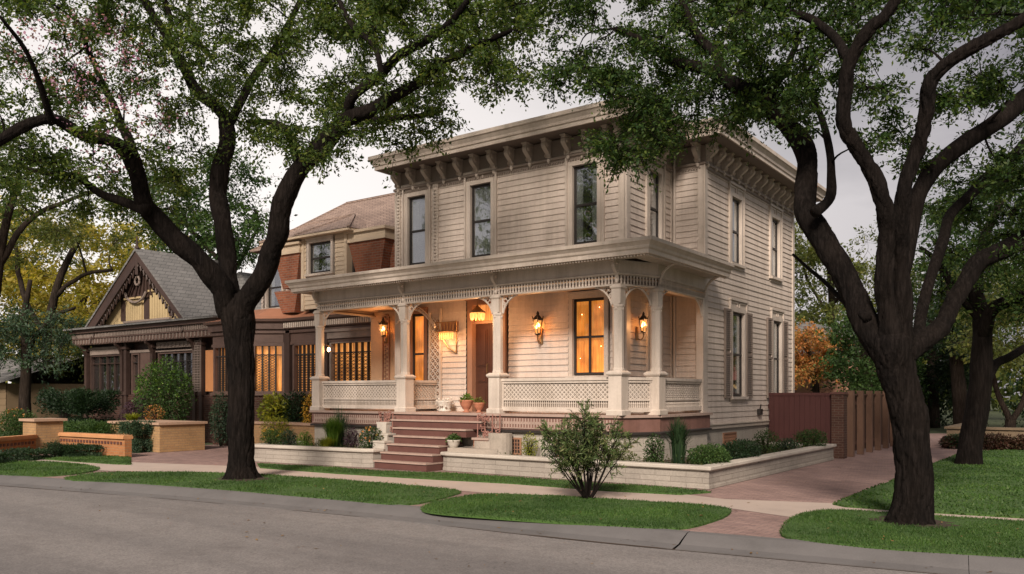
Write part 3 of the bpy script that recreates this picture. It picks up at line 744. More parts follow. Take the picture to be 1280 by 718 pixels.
def column(x, y, rot=0.0):
    m = MB(); r2 = math.sqrt(2)
    m.lathe((x, y, F1), [(.185 * r2, 0), (.185 * r2, .09), (.165 * r2, .11)], 4, PI / 4 + rot)
    m.lathe((x, y, F1 + .11), [(.15 * r2, 0), (.15 * r2, .70)], 4, PI / 4 + rot)
    m.lathe((x, y, F1 + .81), [(.17 * r2, 0), (.19 * r2, .03), (.19 * r2, .06), (.14 * r2, .10)], 4, PI / 4 + rot)
    P = m.build('porch_column', 'trim', H)
    s = MB(); s.lathe((x, y, F1 + .91), [(.13, 0), (.13, .03), (.118, .06), (.118, 1.28), (.13, 1.30), (.135, 1.33), (.12, 1.36)], 8, PI / 8 + rot); s.build('shaft', 'trim', P)
    c = MB(); c.lathe((x, y, F1 + 2.27), [(.105 * r2, 0), (.105 * r2, .30), (.13 * r2, .33), (.13 * r2, .36), (.105 * r2, .38), (.105 * r2, .40)], 4, PI / 4 + rot)
    for dx, dy in ((0, -1), (1, 0), (-1, 0)):
        c.lathe((x + dx * .105, y + dy * .105, F1 + 2.17), [(.005, -.05), (.035, 0), (.005, .05)], 6)
    c.build('capital', 'trim', P)
    return P
for x, y in cols: column(x, y)
m = MB(); m.box(-7.86, -7.68, 18.2, 18.44, F1, 3.94); m.build('half_column', 'trim', H)

# filigree corner brackets where column meets beam
def fili(fr, a, sgn, zt=3.94, s=.40):
    m = MB(); arc = [fr.w(a + sgn * s * (1 - math.cos(t)), 0, zt - s * (1 - math.sin(t))) for t in np.linspace(0, PI / 2, 9)]
    arc = [fr.w(a + sgn * (.02 + s * (.72 * (1 - math.cos(t)) + .28 * t / (PI / 2))), 0, zt - .02 - s * (1 - (.72 * math.sin(t) + .28 * t / (PI / 2)))) for t in np.linspace(0, PI / 2, 9)]
    m.tube(arc, [.022] * 9, 6)
    m.bar(fr.p(a + sgn * .015, 0, zt - s), fr.p(a + sgn * .015, 0, zt), .03); m.bar(fr.p(a, 0, zt - .015), fr.p(a + sgn * s, 0, zt - .015), .03)
    for (u, v, r) in ((.07, .07, .05), (.20, .05, .032), (.05, .20, .032)):
        lp = [fr.w(a + sgn * (u + r * math.cos(t)), 0, zt - v + r * math.sin(t)) for t in np.linspace(0, 2 * PI, 9)]
        m.tube(lp, [.011] * 9, 5, cap=False)
    for i in (2, 4, 6): m.bar(fr.w(a, 0, zt), arc[i], .014)
    return m.build('corner_bracket', 'trim', H)
xs = [c[0] + 17.18 for c in cols[:4]]
for i, a in enumerate(xs):
    if i > 0: fili(PF, a - .13, -1)
    if i < 3: fili(PF, a + .13, 1)
CH_ = Frame((-8.12, 14.9), ((.4 / .985), (.9 / .985)), (.9 / .985, -.4 / .985))
fili(CH_, .12, 1, s=.36); fili(CH_, .865, -1, s=.36)
SD = Frame((-7.72, 15.80), (0, 1), (1, 0)); fili(SD, .13, 1); fili(SD, 2.40, -1)

# scrolled brackets between beam and eave above each column
for i, a in enumerate(xs): eave_bracket(PF, a, 4.435, .62, .07, 'eave_bracket', 'trim', H, proj=.30, drop=.66)
for fr, a in ((SD, .0), (SD, 2.35)):               # the large open curved bracket on the corner
    m = MB()
    arc = [fr.w(a, .10 + .42 * (1 - math.cos(t)), 4.0 + .42 * math.sin(t)) for t in np.linspace(0, PI / 2, 10)]
    m.tube(arc, [.028] * 10, 6)
    for p in arc[1::2]: m.lathe(tuple(p), [(.004, -.04), (.045, 0), (.004, .04)], 6)
    m.build('curved_bracket', 'trim', H)

# balustrades: rails with a fretted panel
def balustrade(p, q):
    p = Vector((*p, 0)); q = Vector((*q, 0)); L = (q - p).length; u = (q - p) / L; fr = Frame((p.x, p.y), (u.x, u.y), (u.y, -u.x))
    m = MB(); m.fbox(fr, 0, L, -.07, .07, 1.99, 2.05); m.fbox(fr, 0, L, -.045, .045, 1.94, 1.99); m.fbox(fr, 0, L, -.05, .05, 1.33, 1.42)
    m.fbox(fr, 0, L, -.03, .03, 1.56, 1.595); m.fbox(fr, .0, .035, -.032, .032, 1.42, 1.94); m.fbox(fr, L - .035, L, -.032, .032, 1.42, 1.94)
    B = m.build('balustrade', 'trim', H)
    s = .052; k = int(L / s); s = L / k; z0, rows = 1.595, 7; h = (1.94 - z0) / rows
    f = MB()
    for r in range(rows):
        for i in range(k):
            x = i * s; z = z0 + r * h
            if (i + r) % 2: f.bar(fr.p(x, 0.0, z), fr.p(x + s, 0.0, z + h), .015, .03)
            else: f.bar(fr.p(x + s, 0.002, z), fr.p(x, 0.002, z + h), .015, .03)
            if (i + r) % 2 == 0: f.lathe(fr.p(x, .012, z), [(.003, -.014), (.016, 0), (.003, .014)], 5)
    for i in range(k):                                        # row of small scallops
        x = (i + .5) * s
        f.bar(fr.p(x, 0, 1.42), fr.p(x, 0, 1.56), .018, .03); f.lathe(fr.p(x, .0, 1.50), [(.004, -.03), (.024, 0), (.004, .03)], 6)
    f.build('fret_panel', 'trim', B)
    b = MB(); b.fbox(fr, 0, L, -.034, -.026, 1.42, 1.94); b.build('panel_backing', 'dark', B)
balustrade((-17.03, 14.9), (-14.21, 14.9)); balustrade((-11.05, 14.9), (-8.27, 14.9)); balustrade((-8.06, 15.04), (-7.78, 15.66)); balustrade((-7.72, 15.95), (-7.77, 18.2))
balustrade((-14.06, 15.05), (-14.06, 16.06)); balustrade((-17.18, 17.1), (-17.18, 15.05))

# stairs: seven risers of 0.18 m, the upper two wide, the lower five narrow
rz = F1 / 7
for i in range(6):
    z1 = rz * (i + 1); y0 = 13.50 + .215 * i
    x0, x1 = (-13.72 + .0 * i, -12.12) if i < 4 else (-14.22, -11.42)
    if i == 4: x0, x1 = -13.95, -11.7
    m = MB(); m.box(x0, x1, y0 + .02, 14.76, z1 - rz + .001, z1 - .035); st = m.build('stair_step', 'redwood', H)
    m = MB(); m.box(x0 - .01, x1 + .01, y0 - .012, 14.77, z1 - .035, z1); m.build('tread', 'tread', st)

# drain pipe on the recess
m = MB(); m.tube([RECESS.w(.10, .06, 1.0), RECESS.w(.10, .06, 7.5)], [.03, .03], 8); m.build('drain_pipe', 'trim', H)
m = MB(); m.fbox(SIDE, 3.55, 3.75, .03, .12, 1.14, 1.30); m.tube([SIDE.w(3.65, .08, 1.3), SIDE.w(3.65, .1, 1.42)], [.02, .02], 6); m.build('utility_box', 'sash', H)
# ------------------------------------------------------------------ lamps on the porch
def onY(px, py, Y):
    a = (px - CW / 2) / FPX; d = Y / (a * SA + CA); return at(px, py, d)
def lamp_light(o, p, w, r=.05, col=(1.0, .50, .20)):
    l = bpy.data.lights.new('bulb_light', 'POINT'); l.energy = w; l.color = col; l.shadow_soft_size = r
    q = bpy.data.objects.new('bulb_light', l); COL.objects.link(q); q.location = Vector(p) - o.location; q.parent = o
def lantern_body(o, p, s=1.0):
    x, y, z = p
    m = MB(); m.lathe((x, y, z), [(.05 * s, -.19 * s), (.075 * s, -.17 * s), (.06 * s, -.15 * s)], 6)
    m.lathe((x, y, z), [(.105 * s, .10 * s), (.12 * s, .12 * s), (.07 * s, .18 * s), (.03 * s, .22 * s), (.035 * s, .25 * s), (.005, .30 * s)], 6)
    for j in range(6):
        a = PI / 3 * j; m.bar((x + .06 * s * math.cos(a), y + .06 * s * math.sin(a), z - .15 * s), (x + .10 * s * math.cos(a), y + .10 * s * math.sin(a), z + .10 * s), .012 * s)
        m.bar((x + .10 * s * math.cos(a), y + .10 * s * math.sin(a), z + .10 * s), (x + .13 * s * math.cos(a), y + .13 * s * math.sin(a), z + .19 * s), .010 * s)
    m.build('lantern_frame', 'metal', o)
    g = MB()
    for j in range(6):
        a0, a1 = PI / 3 * j, PI / 3 * (j + 1)
        g.add([(x + .055 * s * math.cos(a0), y + .055 * s * math.sin(a0), z - .15 * s), (x + .055 * s * math.cos(a1), y + .055 * s * math.sin(a1), z - .15 * s), (x + .095 * s * math.cos(a1), y + .095 * s * math.sin(a1), z + .10 * s), (x + .095 * s * math.cos(a0), y + .095 * s * math.sin(a0), z + .10 * s)], [(0, 1, 2, 3)])
    g.build('lantern_glass', 'amber', o)
    b = MB()
    for dx, dz in ((-.03, -.03), (.03, .0), (0, .03)): b.lathe((x + dx * s, y, z + dz * s), [(.004, -.035), (.018, -.02), (.024, 0), (.014, .03), (.003, .05)], 8)
    b.build('bulb', 'bulb', o, True)
m_, nt_, b_ = newmat('amber_glass'); M['amber'] = m_
nt_.nodes.remove(b_)
t_ = nt_.nodes.new('ShaderNodeBsdfTransparent'); t_.inputs[0].default_value = (1, .72, .42, 1)
e_ = nt_.nodes.new('ShaderNodeEmission'); e_.inputs[0].default_value = (1, .42, .12, 1); e_.inputs[1].default_value = 1.5
x_ = nt_.nodes.new('ShaderNodeMixShader'); x_.inputs[0].default_value = .45
nt_.links.new(t_.outputs[0], x_.inputs[1]); nt_.links.new(e_.outputs[0], x_.inputs[2]); nt_.links.new(x_.outputs[0], nt_.nodes['Material Output'].inputs['Surface'])

def wall_lantern(label, p, n, s=1.0, w=14, group='lit porch lanterns'):
    p = Vector(p); n = Vector(n); o = thing('wall_lantern', label, 'lantern', tuple(p), group)
    c = p + n * .16
    m = MB(); k = p + n * .005; m.tube([k + Vector((0, 0, -.36 * s)), k + Vector((0, 0, -.05 * s))], [.035 * s, .03 * s], 8)
    q = [p + Vector((0, 0, -.30 * s)), p + n * .09 + Vector((0, 0, -.36 * s)), c + Vector((0, 0, -.28 * s)), c + Vector((0, 0, -.17 * s))]
    m.tube([Vector(v) for v in spline([tuple(v) for v in q], 4)], [.014 * s] * 13, 6); m.build('wall_arm', 'brass', o)
    lantern_body(o, c, s); lamp_light(o, c + n * .10 + Vector((0, 0, -.02)), w)
    return o
fy = 16.08
wall_lantern('lit lantern on the clapboard between front door and wide porch window', (-10.8, fy, 3.30), (0, -1, 0), 1.15, 26)
wall_lantern('lit lantern on the bay side wall by the chamfered porch corner', (-8.55, 16.55, 3.25), (1, 0, 0), .95, 14)
wall_lantern('lit lantern on the ornate orange pier left of the narrow porch window', tuple(onY(484, 412, 16.75)), (0, -1, 0), 1.1, 24)
# wide fan shaped sconce
p = Vector((-13.62, fy, 3.18)); o = thing('wall_sconce', 'wide ornate sconce with glowing glass fringe left of the front door', 'lantern', tuple(p), 'lit porch lanterns')
m = MB(); m.tube([p + Vector((.22, 0, -.45)), p + Vector((.24, -.03, .40))], [.02, .012], 6); m.tube([p + Vector((.22, -.02, -.42)), p + Vector((.05, -.12, -.30)), p + Vector((-.1, -.16, -.08))], [.02, .02, .015], 6)
for k in range(7):
    a = -.26 + .52 * k / 6; m.bar(p + Vector((a, -.2, .12)), p + Vector((a * 1.25, -.22, .34)), .018)
m.bar(p + Vector((-.33, -.2, .34)), p + Vector((.33, -.2, .34)), .025); m.bar(p + Vector((-.3, -.2, .11)), p + Vector((.3, -.2, .11)), .03); m.box(p.x - .3, p.x + .3, p.y - .26, p.y - .02, p.z + .09, p.z + .105)
m.build('sconce_frame', 'brass', o)
m = MB(); m.box(p.x - .29, p.x + .29, p.y - .015, p.y, p.z + .12, p.z + .36); m.build('back_plate', 'casing', o)
m = MB()
for k in range(8): m.lathe((p.x - .22 + .063 * k, p.y - .14, p.z), [(.006, -.10), (.014, -.07), (.020, 0), (.014, .085)], 6)
m.build('glass_drop', 'lampglass', o, True)
lamp_light(o, p + Vector((0, -.36, -.05)), 20, .1)
# lantern hanging before the door
p = Vector((-12.42, 15.7, 3.62)); o = thing('hanging_lantern', 'glowing round lantern hanging from porch ceiling before the front door', 'lantern', tuple(p), 'lit porch lanterns')
m = MB(); m.tube([p + Vector((0, 0, .2)), p + Vector((0, 0, .44))], [.01, .01], 6); m.lathe(tuple(p), [(.19, .05), (.20, .08), (.12, .13), (.05, .20), (.02, .24)], 12); m.build('cap', 'brass', o)
m = MB()
for j in range(10):
    a = 2 * PI * j / 10; m.lathe((p.x + .15 * math.cos(a), p.y + .15 * math.sin(a), p.z), [(.01, -.12), (.035, -.06), (.04, .02), (.03, .05)], 6)
m.build('glass_cup', 'lampglass', o, True); lamp_light(o, p + Vector((0, -.05, -.22)), 26, .1)
# bare bulb on the left column
p = onY(411, 437, 15.05); o = thing('column_light', 'small bare bulb on the leftmost porch column', 'lantern', tuple(p), 'lit porch lanterns')
m = MB(); m.tube([p + Vector((-.12, 0, .12)), p + Vector((0, 0, .10)), p + Vector((0, 0, .05))], [.012] * 3, 6); m.build('bulb_arm', 'brass', o)
m = MB(); m.lathe(tuple(p), [(.02, .05), (.035, .02), (.04, -.02), (.025, -.05), (.004, -.06)], 10); m.build('bulb', 'bulb', o, True)
lamp_light(o, p + Vector((.1, .05, -.05)), 5)

# ------------------------------------------------------------------ the brick dormer house joined on the left
B = thing('brick_dormer_house', 'red brick and cream house with shingled hip roof left of the lit porch', 'house', (-20, 20.5, 0))
bf = [(-24.55, 16.62), (-22.35, 16.55), (-21.44, 17.2), (-15.62, 17.2), (-15.62, 25), (-24.55, 25)]
m = MB(); m.prism(offset(bf, -.2), 0, 4.0); m.build('inner_wall', 'darkwood', B)
m = MB(); m.prism(offset(bf, -.0), 0, 1.66); m.build('brick_base', 'darkbrick', B)
m = MB(); ring(m, bf, [(0, 1.66), (.07, 1.66), (.07, 1.74), (0, 1.77)]); m.build('sill_course', 'midwood', B)
m = MB(); ring(m, bf, [(-.02, 3.28), (.03, 3.28), (.03, 3.36), (-.0, 3.38), (-.0, 3.62), (.06, 3.66), (.06, 3.74), (.02, 3.76), (.02, 3.80)]); m.build('lintel', 'midwood', B)
m = MB(); ring(m, bf, [(.0, 3.78), (.12, 3.79), (.12, 4.0), (.22, 4.03), (.24, 4.10), (.16, 4.12)]); m.build('canopy_cornice', 'midwood', B)
m = MB()
for fr, L in ((Frame((-21.5, 17.08), (1, 0), (0, -1)), 5.9),): dent(fr, L, .095, .05, (.0, .03), 3.82, 3.98, m)
m.build('canopy_dentils', 'trim', B)
UP = 18.0
m = MB(); ring(m, bf, [(.20, 4.115), (-.35, 4.28), (-.95, 4.56)]); m.build('copper_canopy', 'copper', B)
def facade_bay(fr, a0, a1, z0, z1, lit, parent, bars, mat='midwood', pat=True, post=True, seed=0):
    """framed lower window with mullions and fretted tracery"""
    rnd = random.Random(seed); m = MB()
    m.fbox(fr, a0 - .08, a0, -.12, .03, z0 - .06, z1 + .06); m.fbox(fr, a1, a1 + .08, -.12, .03, z0 - .06, z1 + .06)
    m.fbox(fr, a0, a1, -.12, .028, z1, z1 + .06); m.fbox(fr, a0, a1, -.12, .05, z0 - .06, z0)
    W = m.build('window', mat, parent)
    s = MB()
    for i in range(1, bars + 1):
        c = a0 + (a1 - a0) * i / (bars + 1); s.fbox(fr, c - .022, c + .022, -.09, -.01, z0, z1)
    s.fbox(fr, a0, a1, -.085, -.015, z1 - .30, z1 - .27)
    if pat:
        for i in range(bars + 1):
            c0 = a0 + (a1 - a0) * i / (bars + 1) + .022; c1 = a0 + (a1 - a0) * (i + 1) / (bars + 1) - .022; w = c1 - c0
            if rnd.random() < .85:
                h = w * .5; z = z0; k = 0
                while z < z1 - .3:
                    s.bar(fr.p(c0, -.05, z), fr.p(c1, -.05, z + h), .014); s.bar(fr.p(c1, -.054, z), fr.p(c0, -.054, z + h), .014); z += h
    s.build('tracery', 'sash' if mat != 'darkwood' else 'darkwood', W)
    g = MB(); g.fbox(fr, a0, a1, -.10, -.095, z0, z1); g.build('pane', 'clearglass' if lit else 'glass', W)
    c = MB(); n = 24; vs = []; fs = []
    for i in range(n + 1):
        a = a0 + (a1 - a0) * i / n; vs += [fr.p(a, -.135 + .012 * math.sin(i * 1.8), z0), fr.p(a, -.135 + .012 * math.sin(i * 1.8), z1)]
    for i in range(n): fs.append((2 * i, 2 * i + 2, 2 * i + 3, 2 * i + 1))
    c.add(vs, fs); c.build('curtain', lit or 'dimroom', W)
    return W
LF = Frame((-21.44, 17.2), (1, 0), (0, -1)); CF = Frame((-22.35, 16.55), (.814, .581), (.581, -.814)); LLF = Frame((-24.55, 16.62), (.999, -.03), (-.03, -.999))
facade_bay(LF, .42, 1.42, 1.80, 3.25, 'litdim', B, 4, seed=1)
facade_bay(LF, 2.15, 3.95, 1.80, 3.25, 'litdim', B, 6, 'greywood', seed=3)
facade_bay(CF, .12, .98, 1.80, 3.25, 'litdim', B, 3, seed=5)
facade_bay(LLF, .15, 1.1, 1.80, 3.25, 'litdim', B, 4, seed=6); facade_bay(LLF, 1.25, 2.1, 1.80, 3.25, 'litdim', B, 4, seed=7)
m = MB(); m.fbox(LF, -.10, .22, -.15, .06, 0, 3.8); m.fbox(LF, 1.60, 2.0, -.15, .05, 1.66, 3.8); m.build('corner_post', 'darkwood', B)
m = MB(); m.fbox(LF, 2.0, 4.05, -.02, .07, 3.40, 3.60); m.fbox(LF, 1.95, 4.12, -.02, .12, 3.60, 3.68); m.build('lintel_panel', 'greywood', B)
# ornate orange pier beside the main house
PR = Frame((-17.32, 16.92), (1, 0), (0, -1))
m = MB(); m.fbox(PR, 0, 1.82, -.2, .0, F1, 4.05); m.build('orange_pier', 'ceil', B)
m = MB(); z = 1.6
while z < 3.9:
    m.fbox(PR, .55, .62, .0, .03, z, z + .05); m.fbox(PR, .66, .73, .0, .03, z + .04, z + .09); m.fbox(PR, .60, .68, .0, .04, z + .07, z + .10); z += .12
m.fbox(PR, .50, .53, 0, .05, 1.4, 3.9); m.fbox(PR, .75, .78, 0, .05, 1.4, 3.9)
m.build('pier_ornament', 'casing', B)
# upper storey
uf = [(-23.75, UP), (-15.62, UP), (-15.62, 23.4), (-23.75, 23.4)]
UF = Frame((-23.75, UP), (1, 0), (0, -1)); ULF = Frame((-23.75, 23.4), (0, -1), (-1, 0))
m = MB(); m.prism(offset(uf, -.17), 4.0, 6.6); m.build('upper_core', 'dimroom', B)
clapboard(UF, 8.13, 4.3, 6.62, [(.12, 1.3, 4.5, 6.25)], seed=11).build('clapboard_wall', 'siding', B); clapboard(ULF, 5.4, 4.3, 6.62, [], seed=12).build('clapboard_wall', 'siding', B)
window(B, UF, .33, 1.12, 4.66, 6.02, style='plain')
def brickpier(x0, x1, y, zb, zt, taper, cap=True):
    m = MB(); f = y - .42
    m.hexa([(x0 + taper, f + .1, zb), (x1 - taper, f + .1, zb), (x1 - taper, y, zb), (x0 + taper, y, zb), (x0, f, zt), (x1, f, zt), (x1, y, zt), (x0, y, zt)])
    P = m.build('brick_pier', 'redbrick', B)
    if not cap: return
    c = MB(); c.box(x0 - .05, x1 + .05, f - .06, y, zt, zt + .10); c.box(x0 - .02, x1 + .02, f - .02, y, zt + .10, zt + .28); c.box(x0 - .09, x1 + .09, f - .10, y, zt + .28, zt + .36); c.build('pier_cap', 'ceilt', P)
brickpier(-22.2, -20.95, 17.75, 5.15, 6.22, .30); brickpier(-22.15, -20.98, 17.70, 4.35, 5.05, .28, False); brickpier(-18.80, -17.25, 17.85, 4.9, 6.30, .38)
m = MB(); m.box(-17.4, -15.65, 17.80, 17.99, 4.35, 6.20); m.build('brick_wall', 'redbrick', B)
DF = Frame((-20.9, 17.42), (1, 0), (0, -1))
m = MB(); m.box(-20.88, -18.75, 17.60, 18.1, 4.35, 6.68); m.build('dormer_core', 'dimroom', B)
clapboard(DF, 2.05, 4.4, 6.68, [(.18, 1.52, 5.35, 6.62)], seed=14).build('clapboard_wall', 'ceilt', B)
m = MB(); m.fbox(DF, -.03, .10, -.5, .05, 4.35, 6.70); m.fbox(DF, 1.97, 2.08, -.5, .05, 4.35, 6.70); m.build('corner_board', 'ceilt', B)
window(B, DF, .34, 1.36, 5.52, 6.46, style='plain')
# roofs
m = MB(); m.add([(-24.0, 17.7, 6.6), (-15.5, 17.7, 6.6), (-15.5, 20.5, 8.55), (-22.2, 20.5, 8.55), (-24.0, 23.6, 6.6), (-15.5, 23.6, 6.6)], [(0, 1, 2, 3), (0, 3, 4), (3, 2, 5, 4)]); m.build('main_roof', 'rooftile', B)
m = MB()
ev = [(-23.75, 18.1), (-22.9, 17.25), (-20.9, 17.1), (-18.45, 17.1), (-18.35, 18.6)]; a1, a2 = (-21.9, 18.45, 7.42), (-19.9, 18.7, 7.55)
m.add([(x, y, 6.72) for x, y in ev] + [a1, a2], [(0, 1, 5), (1, 2, 6, 5), (2, 3, 6), (3, 4, 6)]); m.build('dormer_roof', 'rooftile', B)
m = MB(); m.prism([(-23.75, 18.12), (-22.9, 17.27), (-20.9, 17.12), (-18.47, 17.12), (-18.37, 18.5), (-20, 18.5)], 6.64, 6.715); m.build('dormer_soffit', 'ceilt', B)
m = MB()
for p, q in (((-22.9, 17.25, 6.74), a1), ((-20.9, 17.1, 6.74), a2), ((-18.45, 17.1, 6.74), a2), ((-24.0, 17.7, 6.62), (-22.2, 20.5, 8.57)), ((-22.2, 20.5, 8.57), (-15.5, 20.5, 8.57)), (a1, a2)): m.bar(p, q, .09, .06)
m.build('ridge_cap', 'rooftile', B)
m = MB(); m.box(-25.0, -24.3, 21.2, 22.0, 5.9, 7.9); m.box(-25.06, -24.24, 21.14, 22.06, 7.7, 7.85); m.build('chimney', 'rooftile', B)

# ------------------------------------------------------------------ the dark gabled house
G_ = thing('gabled_house', 'dark wood and ochre house with steep gable and grey shingle roof', 'house', (-29.6, 20, 0))
GF = Frame((-34.5, 17.3), (1, 0), (0, -1))
m = MB(); m.box(-34.3, -24.6, 17.5, 24.5, 0, 4.1); m.build('inner_wall', 'darkwood', G_)
m = MB(); m.box(-34.4, -24.56, 17.22, 17.5, 0, 1.68); m.build('brick_base', 'darkbrick', G_)
m = MB(); m.box(-34.6, -24.58, 16.90, 17.6, 3.70, 3.92); m.box(-34.65, -24.56, 16.86, 17.6, 3.92, 3.97); m.box(-34.7, -24.56, 16.76, 17.6, 4.16, 4.30); m.box(-34.62, -24.56, 16.90, 17.6, 3.97, 4.16)
m.build('cornice', 'midwood', G_)
m = MB(); m.box(-34.85, -24.5, 16.60, 17.7, 4.30, 4.37); m.build('flat_roof_edge', 'slate', G_)
m = MB(); m.box(-34.7, -24.5, 17.7, 24.5, 4.1, 4.36); m.build('flat_roof', 'slate', G_)
m = MB(); dent(Frame((-34.6, 16.90), (1, 0), (0, -1)), 10.0, .11, .06, (.0, .06), 3.97, 4.15, m); dent(Frame((-34.6, 16.90), (1, 0), (0, -1)), 10.0, .22, .05, (.0, .04), 3.74, 3.90, m); m.build('cornice_dentils', 'greywood', G_)
for a in (.3, 3.05, 3.35, 5.2, 7.95, 8.35):
    m = MB(); m.fbox(GF, a, a + .17, .0, .16, 0, 3.72); m.fbox(GF, a - .05, a + .22, .0, .20, 3.45, 3.55); m.fbox(GF, a - .04, a + .21, .0, .19, 1.66, 1.80)
    m.build('front_post', 'darkwood', G_)
m = MB(); m.fbox(GF, .5, 3.0, .0, .10, 3.52, 3.60); m.fbox(GF, .55, 2.95, .0, .05, 3.30, 3.52); m.build('valance_panel', 'greywood', G_)
m = MB(); m.fbox(GF, 3.6, 5.15, .0, .05, 3.3, 3.4); m.fbox(GF, 5.45, 7.9, .0, .05, 3.42, 3.64); m.fbox(GF, 5.45, 7.9, .0, .08, 3.28, 3.33)
for i in range(9): m.fbox(GF, 5.6 + .25 * i, 5.75 + .25 * i, .05, .07, 3.46, 3.60)
m.build('frieze_panel', 'greywood', G_)
facade_bay(GF, .62, 2.9, 1.75, 3.22, None, G_, 3, 'darkwood', False, seed=1)
facade_bay(GF, 3.75, 4.15, 1.75, 3.22, None, G_, 0, 'midwood', False, seed=2)
facade_bay(GF, 5.6, 7.75, 1.75, 3.20, None, G_, 4, 'midwood', True, seed=3)
m = MB(); m.fbox(GF, 4.3, 5.15, -.05, .02, 1.7, 3.3); m.build('boarded_panel', 'midwood', G_)
facade_bay(GF, 9.30, 9.85, 1.85, 3.15, 'litdim', G_, 1, 'midwood', True, seed=4)
m = MB(); m.fbox(GF, 8.60, 9.15, -.1, .06, 1.8, 3.25); m.build('orange_panel', 'orangewood', G_)
m = MB(); z = 1.8
while z < 3.6: m.fbox(GF, 8.0, 8.5, .165, .18, z, z + .018); z += .09
for i in range(6): m.fbox(GF, 8.02 + .09 * i, 8.04 + .09 * i, .165, .182, 1.8, 3.6)
m.build('trellis', 'greywood', G_)
# brackets of the porch
for a in (.385, 3.13, 5.285, 8.03):
    m = MB(); m.fprism(GF, [(.16, 3.70), (.42, 3.70), (.40, 3.60), (.28, 3.50), (.20, 3.35), (.16, 3.20)], a - .05, a + .05); m.build('porch_bracket', 'darkwood', G_)
# gable
px_, pz_ = -29.65, 7.10; gl, gr, gz = -33.25, -26.55, 4.37
m = MB(); GW = Frame((0, 17.25), (1, 0), (0, -1))
m.fplate(GW, [(gl + .25, gz), (gr - .25, gz), (px_, pz_ - .2)], -.2, 0); m.build('gable_wall', 'yellowwall', G_)
def roofslab(x0, z0, x1, z1, y0, y1, t=.10):
    m = MB(); m.hexa([(x0, y0, z0), (x1, y0, z1), (x1, y1, z1), (x0, y1, z0), (x0, y0, z0 + t), (x1, y0, z1 + t), (x1, y1, z1 + t), (x0, y1, z0 + t)]); return m
k = (pz_ - gz) / (px_ - gl); k2 = (pz_ - gz) / (gr - px_)
roofslab(gl - .12, gz - .05, px_, pz_, 16.75, 20.6).build('gable_roof', 'slate', G_)
m = MB(); t = .10; yb, yr = 19.6, 19.0
m.hexa([(px_, 16.75, pz_), (gr + .12, 16.75, gz - .05), (gr + .12, yb + .6, gz - .05), (px_, yr + .6, pz_), (px_, 16.75, pz_ + t), (gr + .12, 16.75, gz - .05 + t), (gr + .12, yb + .6, gz - .05 + t), (px_, yr + .6, pz_ + t)])
m.build('gable_roof', 'slate', G_)
m = MB(); m.fplate(GW, [(gl - .15, gz - .02), (px_, pz_ + .02), (px_, pz_ - .50), (gl + .52, gz - .02)], .36, .46); m.fplate(GW, [(gr + .15, gz - .02), (px_, pz_ + .02), (px_, pz_ - .34), (gr - .25, gz - .02)], .37, .45)
m.build('barge_board', 'darkwood', G_)
m = MB(); m.fplate(GW, [(gl + 1.5, gz + 1.15), (px_, pz_ - .2), (px_ + 1.45, gz + 1.50), (px_ + .3, gz + 1.42), (px_ + .2, gz + 1.0), (px_ - .95, gz + 1.0)], .02, .10)
for i in range(9): m.bar(GW.p(px_ - 1.2 + .28 * i, .14, gz + 1.05 + .1 * (i % 2)), GW.p(px_ - .15 + .05 * i, .14, pz_ - .4), .05)
for i in range(15):
    t = i / 15
    for ex, zt in ((gl, 1), (gr, 1)):
        x = ex + (px_ - ex) * t; z = gz + (pz_ - gz) * t; w = .50 if ex == gl else .36
        m.tube([GW.w(x + (px_ - ex) * .02, .40, z - w * .9), GW.w(x + (px_ - ex) * .045, .40, z - w * 1.25), GW.w(x + (px_ - ex) * .07, .40, z - w * .9 + .1)], [.03, .045, .03], 5)
m.build('gable_tracery', 'darkwood', G_)
m = MB(); m.tube([GW.w(px_, .42, pz_ - .9), GW.w(px_, .42, pz_ + .55)], [.07, .03], 6); m.lathe(GW.p(px_, .42, pz_ + .1), [(.02, -.1), (.10, 0), (.02, .12)], 6); m.build('finial', 'darkwood', G_)
m = MB(); arc = [GW.w(px_ - .55 + .75 * math.cos(t), .16, gz + 1.35 + .5 * math.sin(t)) for t in np.linspace(PI * 1.05, PI * 1.9, 10)]; m.tube(arc, [.05] * 10, 6)
m.tube([GW.w(px_ - .35 + .16 * math.cos(t), .2, gz + 1.65 + .16 * math.sin(t)) for t in np.linspace(0, 2 * PI, 11)], [.045] * 11, 6, cap=False)
m.fbox(GW, -31.2, -28.0, .0, .12, gz + .10, gz + .17); m.build('gable_ornament', 'greywood', G_)
for x0, x1, z0, z1 in ((-31.5, -31.15, gz + .2, gz + 1.1), (-29.85, -29.5, gz + .2, gz + 1.5), (-28.15, -27.85, gz + .22, gz + .95)):
    m = MB(); m.fbox(GW, x0, x1, .0, .03, z0, z1); m.build('gable_window', 'darkwood', G_)
m = MB()
for x0, x1, zt in ((-31.1, -29.95, gz + 1.0), (-29.4, -28.2, gz + 1.2)):
    n = 7
    for i in range(n): m.fbox(GW, x0 + (x1 - x0) * i / n, x0 + (x1 - x0) * (i + .85) / n, .0, .05, gz + .17, zt)
    m.fbox(GW, x0 - .05, x1 + .05, .0, .12, zt, zt + .07)
m.build('gable_boarding', 'yellowwall', G_)
m = MB(); m.box(-33.5, -26.6, 20.3, 24.2, 4.3, 4.9); m.add([(-33.6, 20.2, 4.9), (-26.5, 20.2, 4.9), (-29.9, 21.5, 6.9), (-29.9, 23, 6.9), (-33.6, 24.3, 4.9), (-26.5, 24.3, 4.9)], [(0, 1, 2), (1, 5, 3, 2), (5, 4, 3), (4, 0, 2, 3)]); m.build('rear_roof', 'slate', G_)

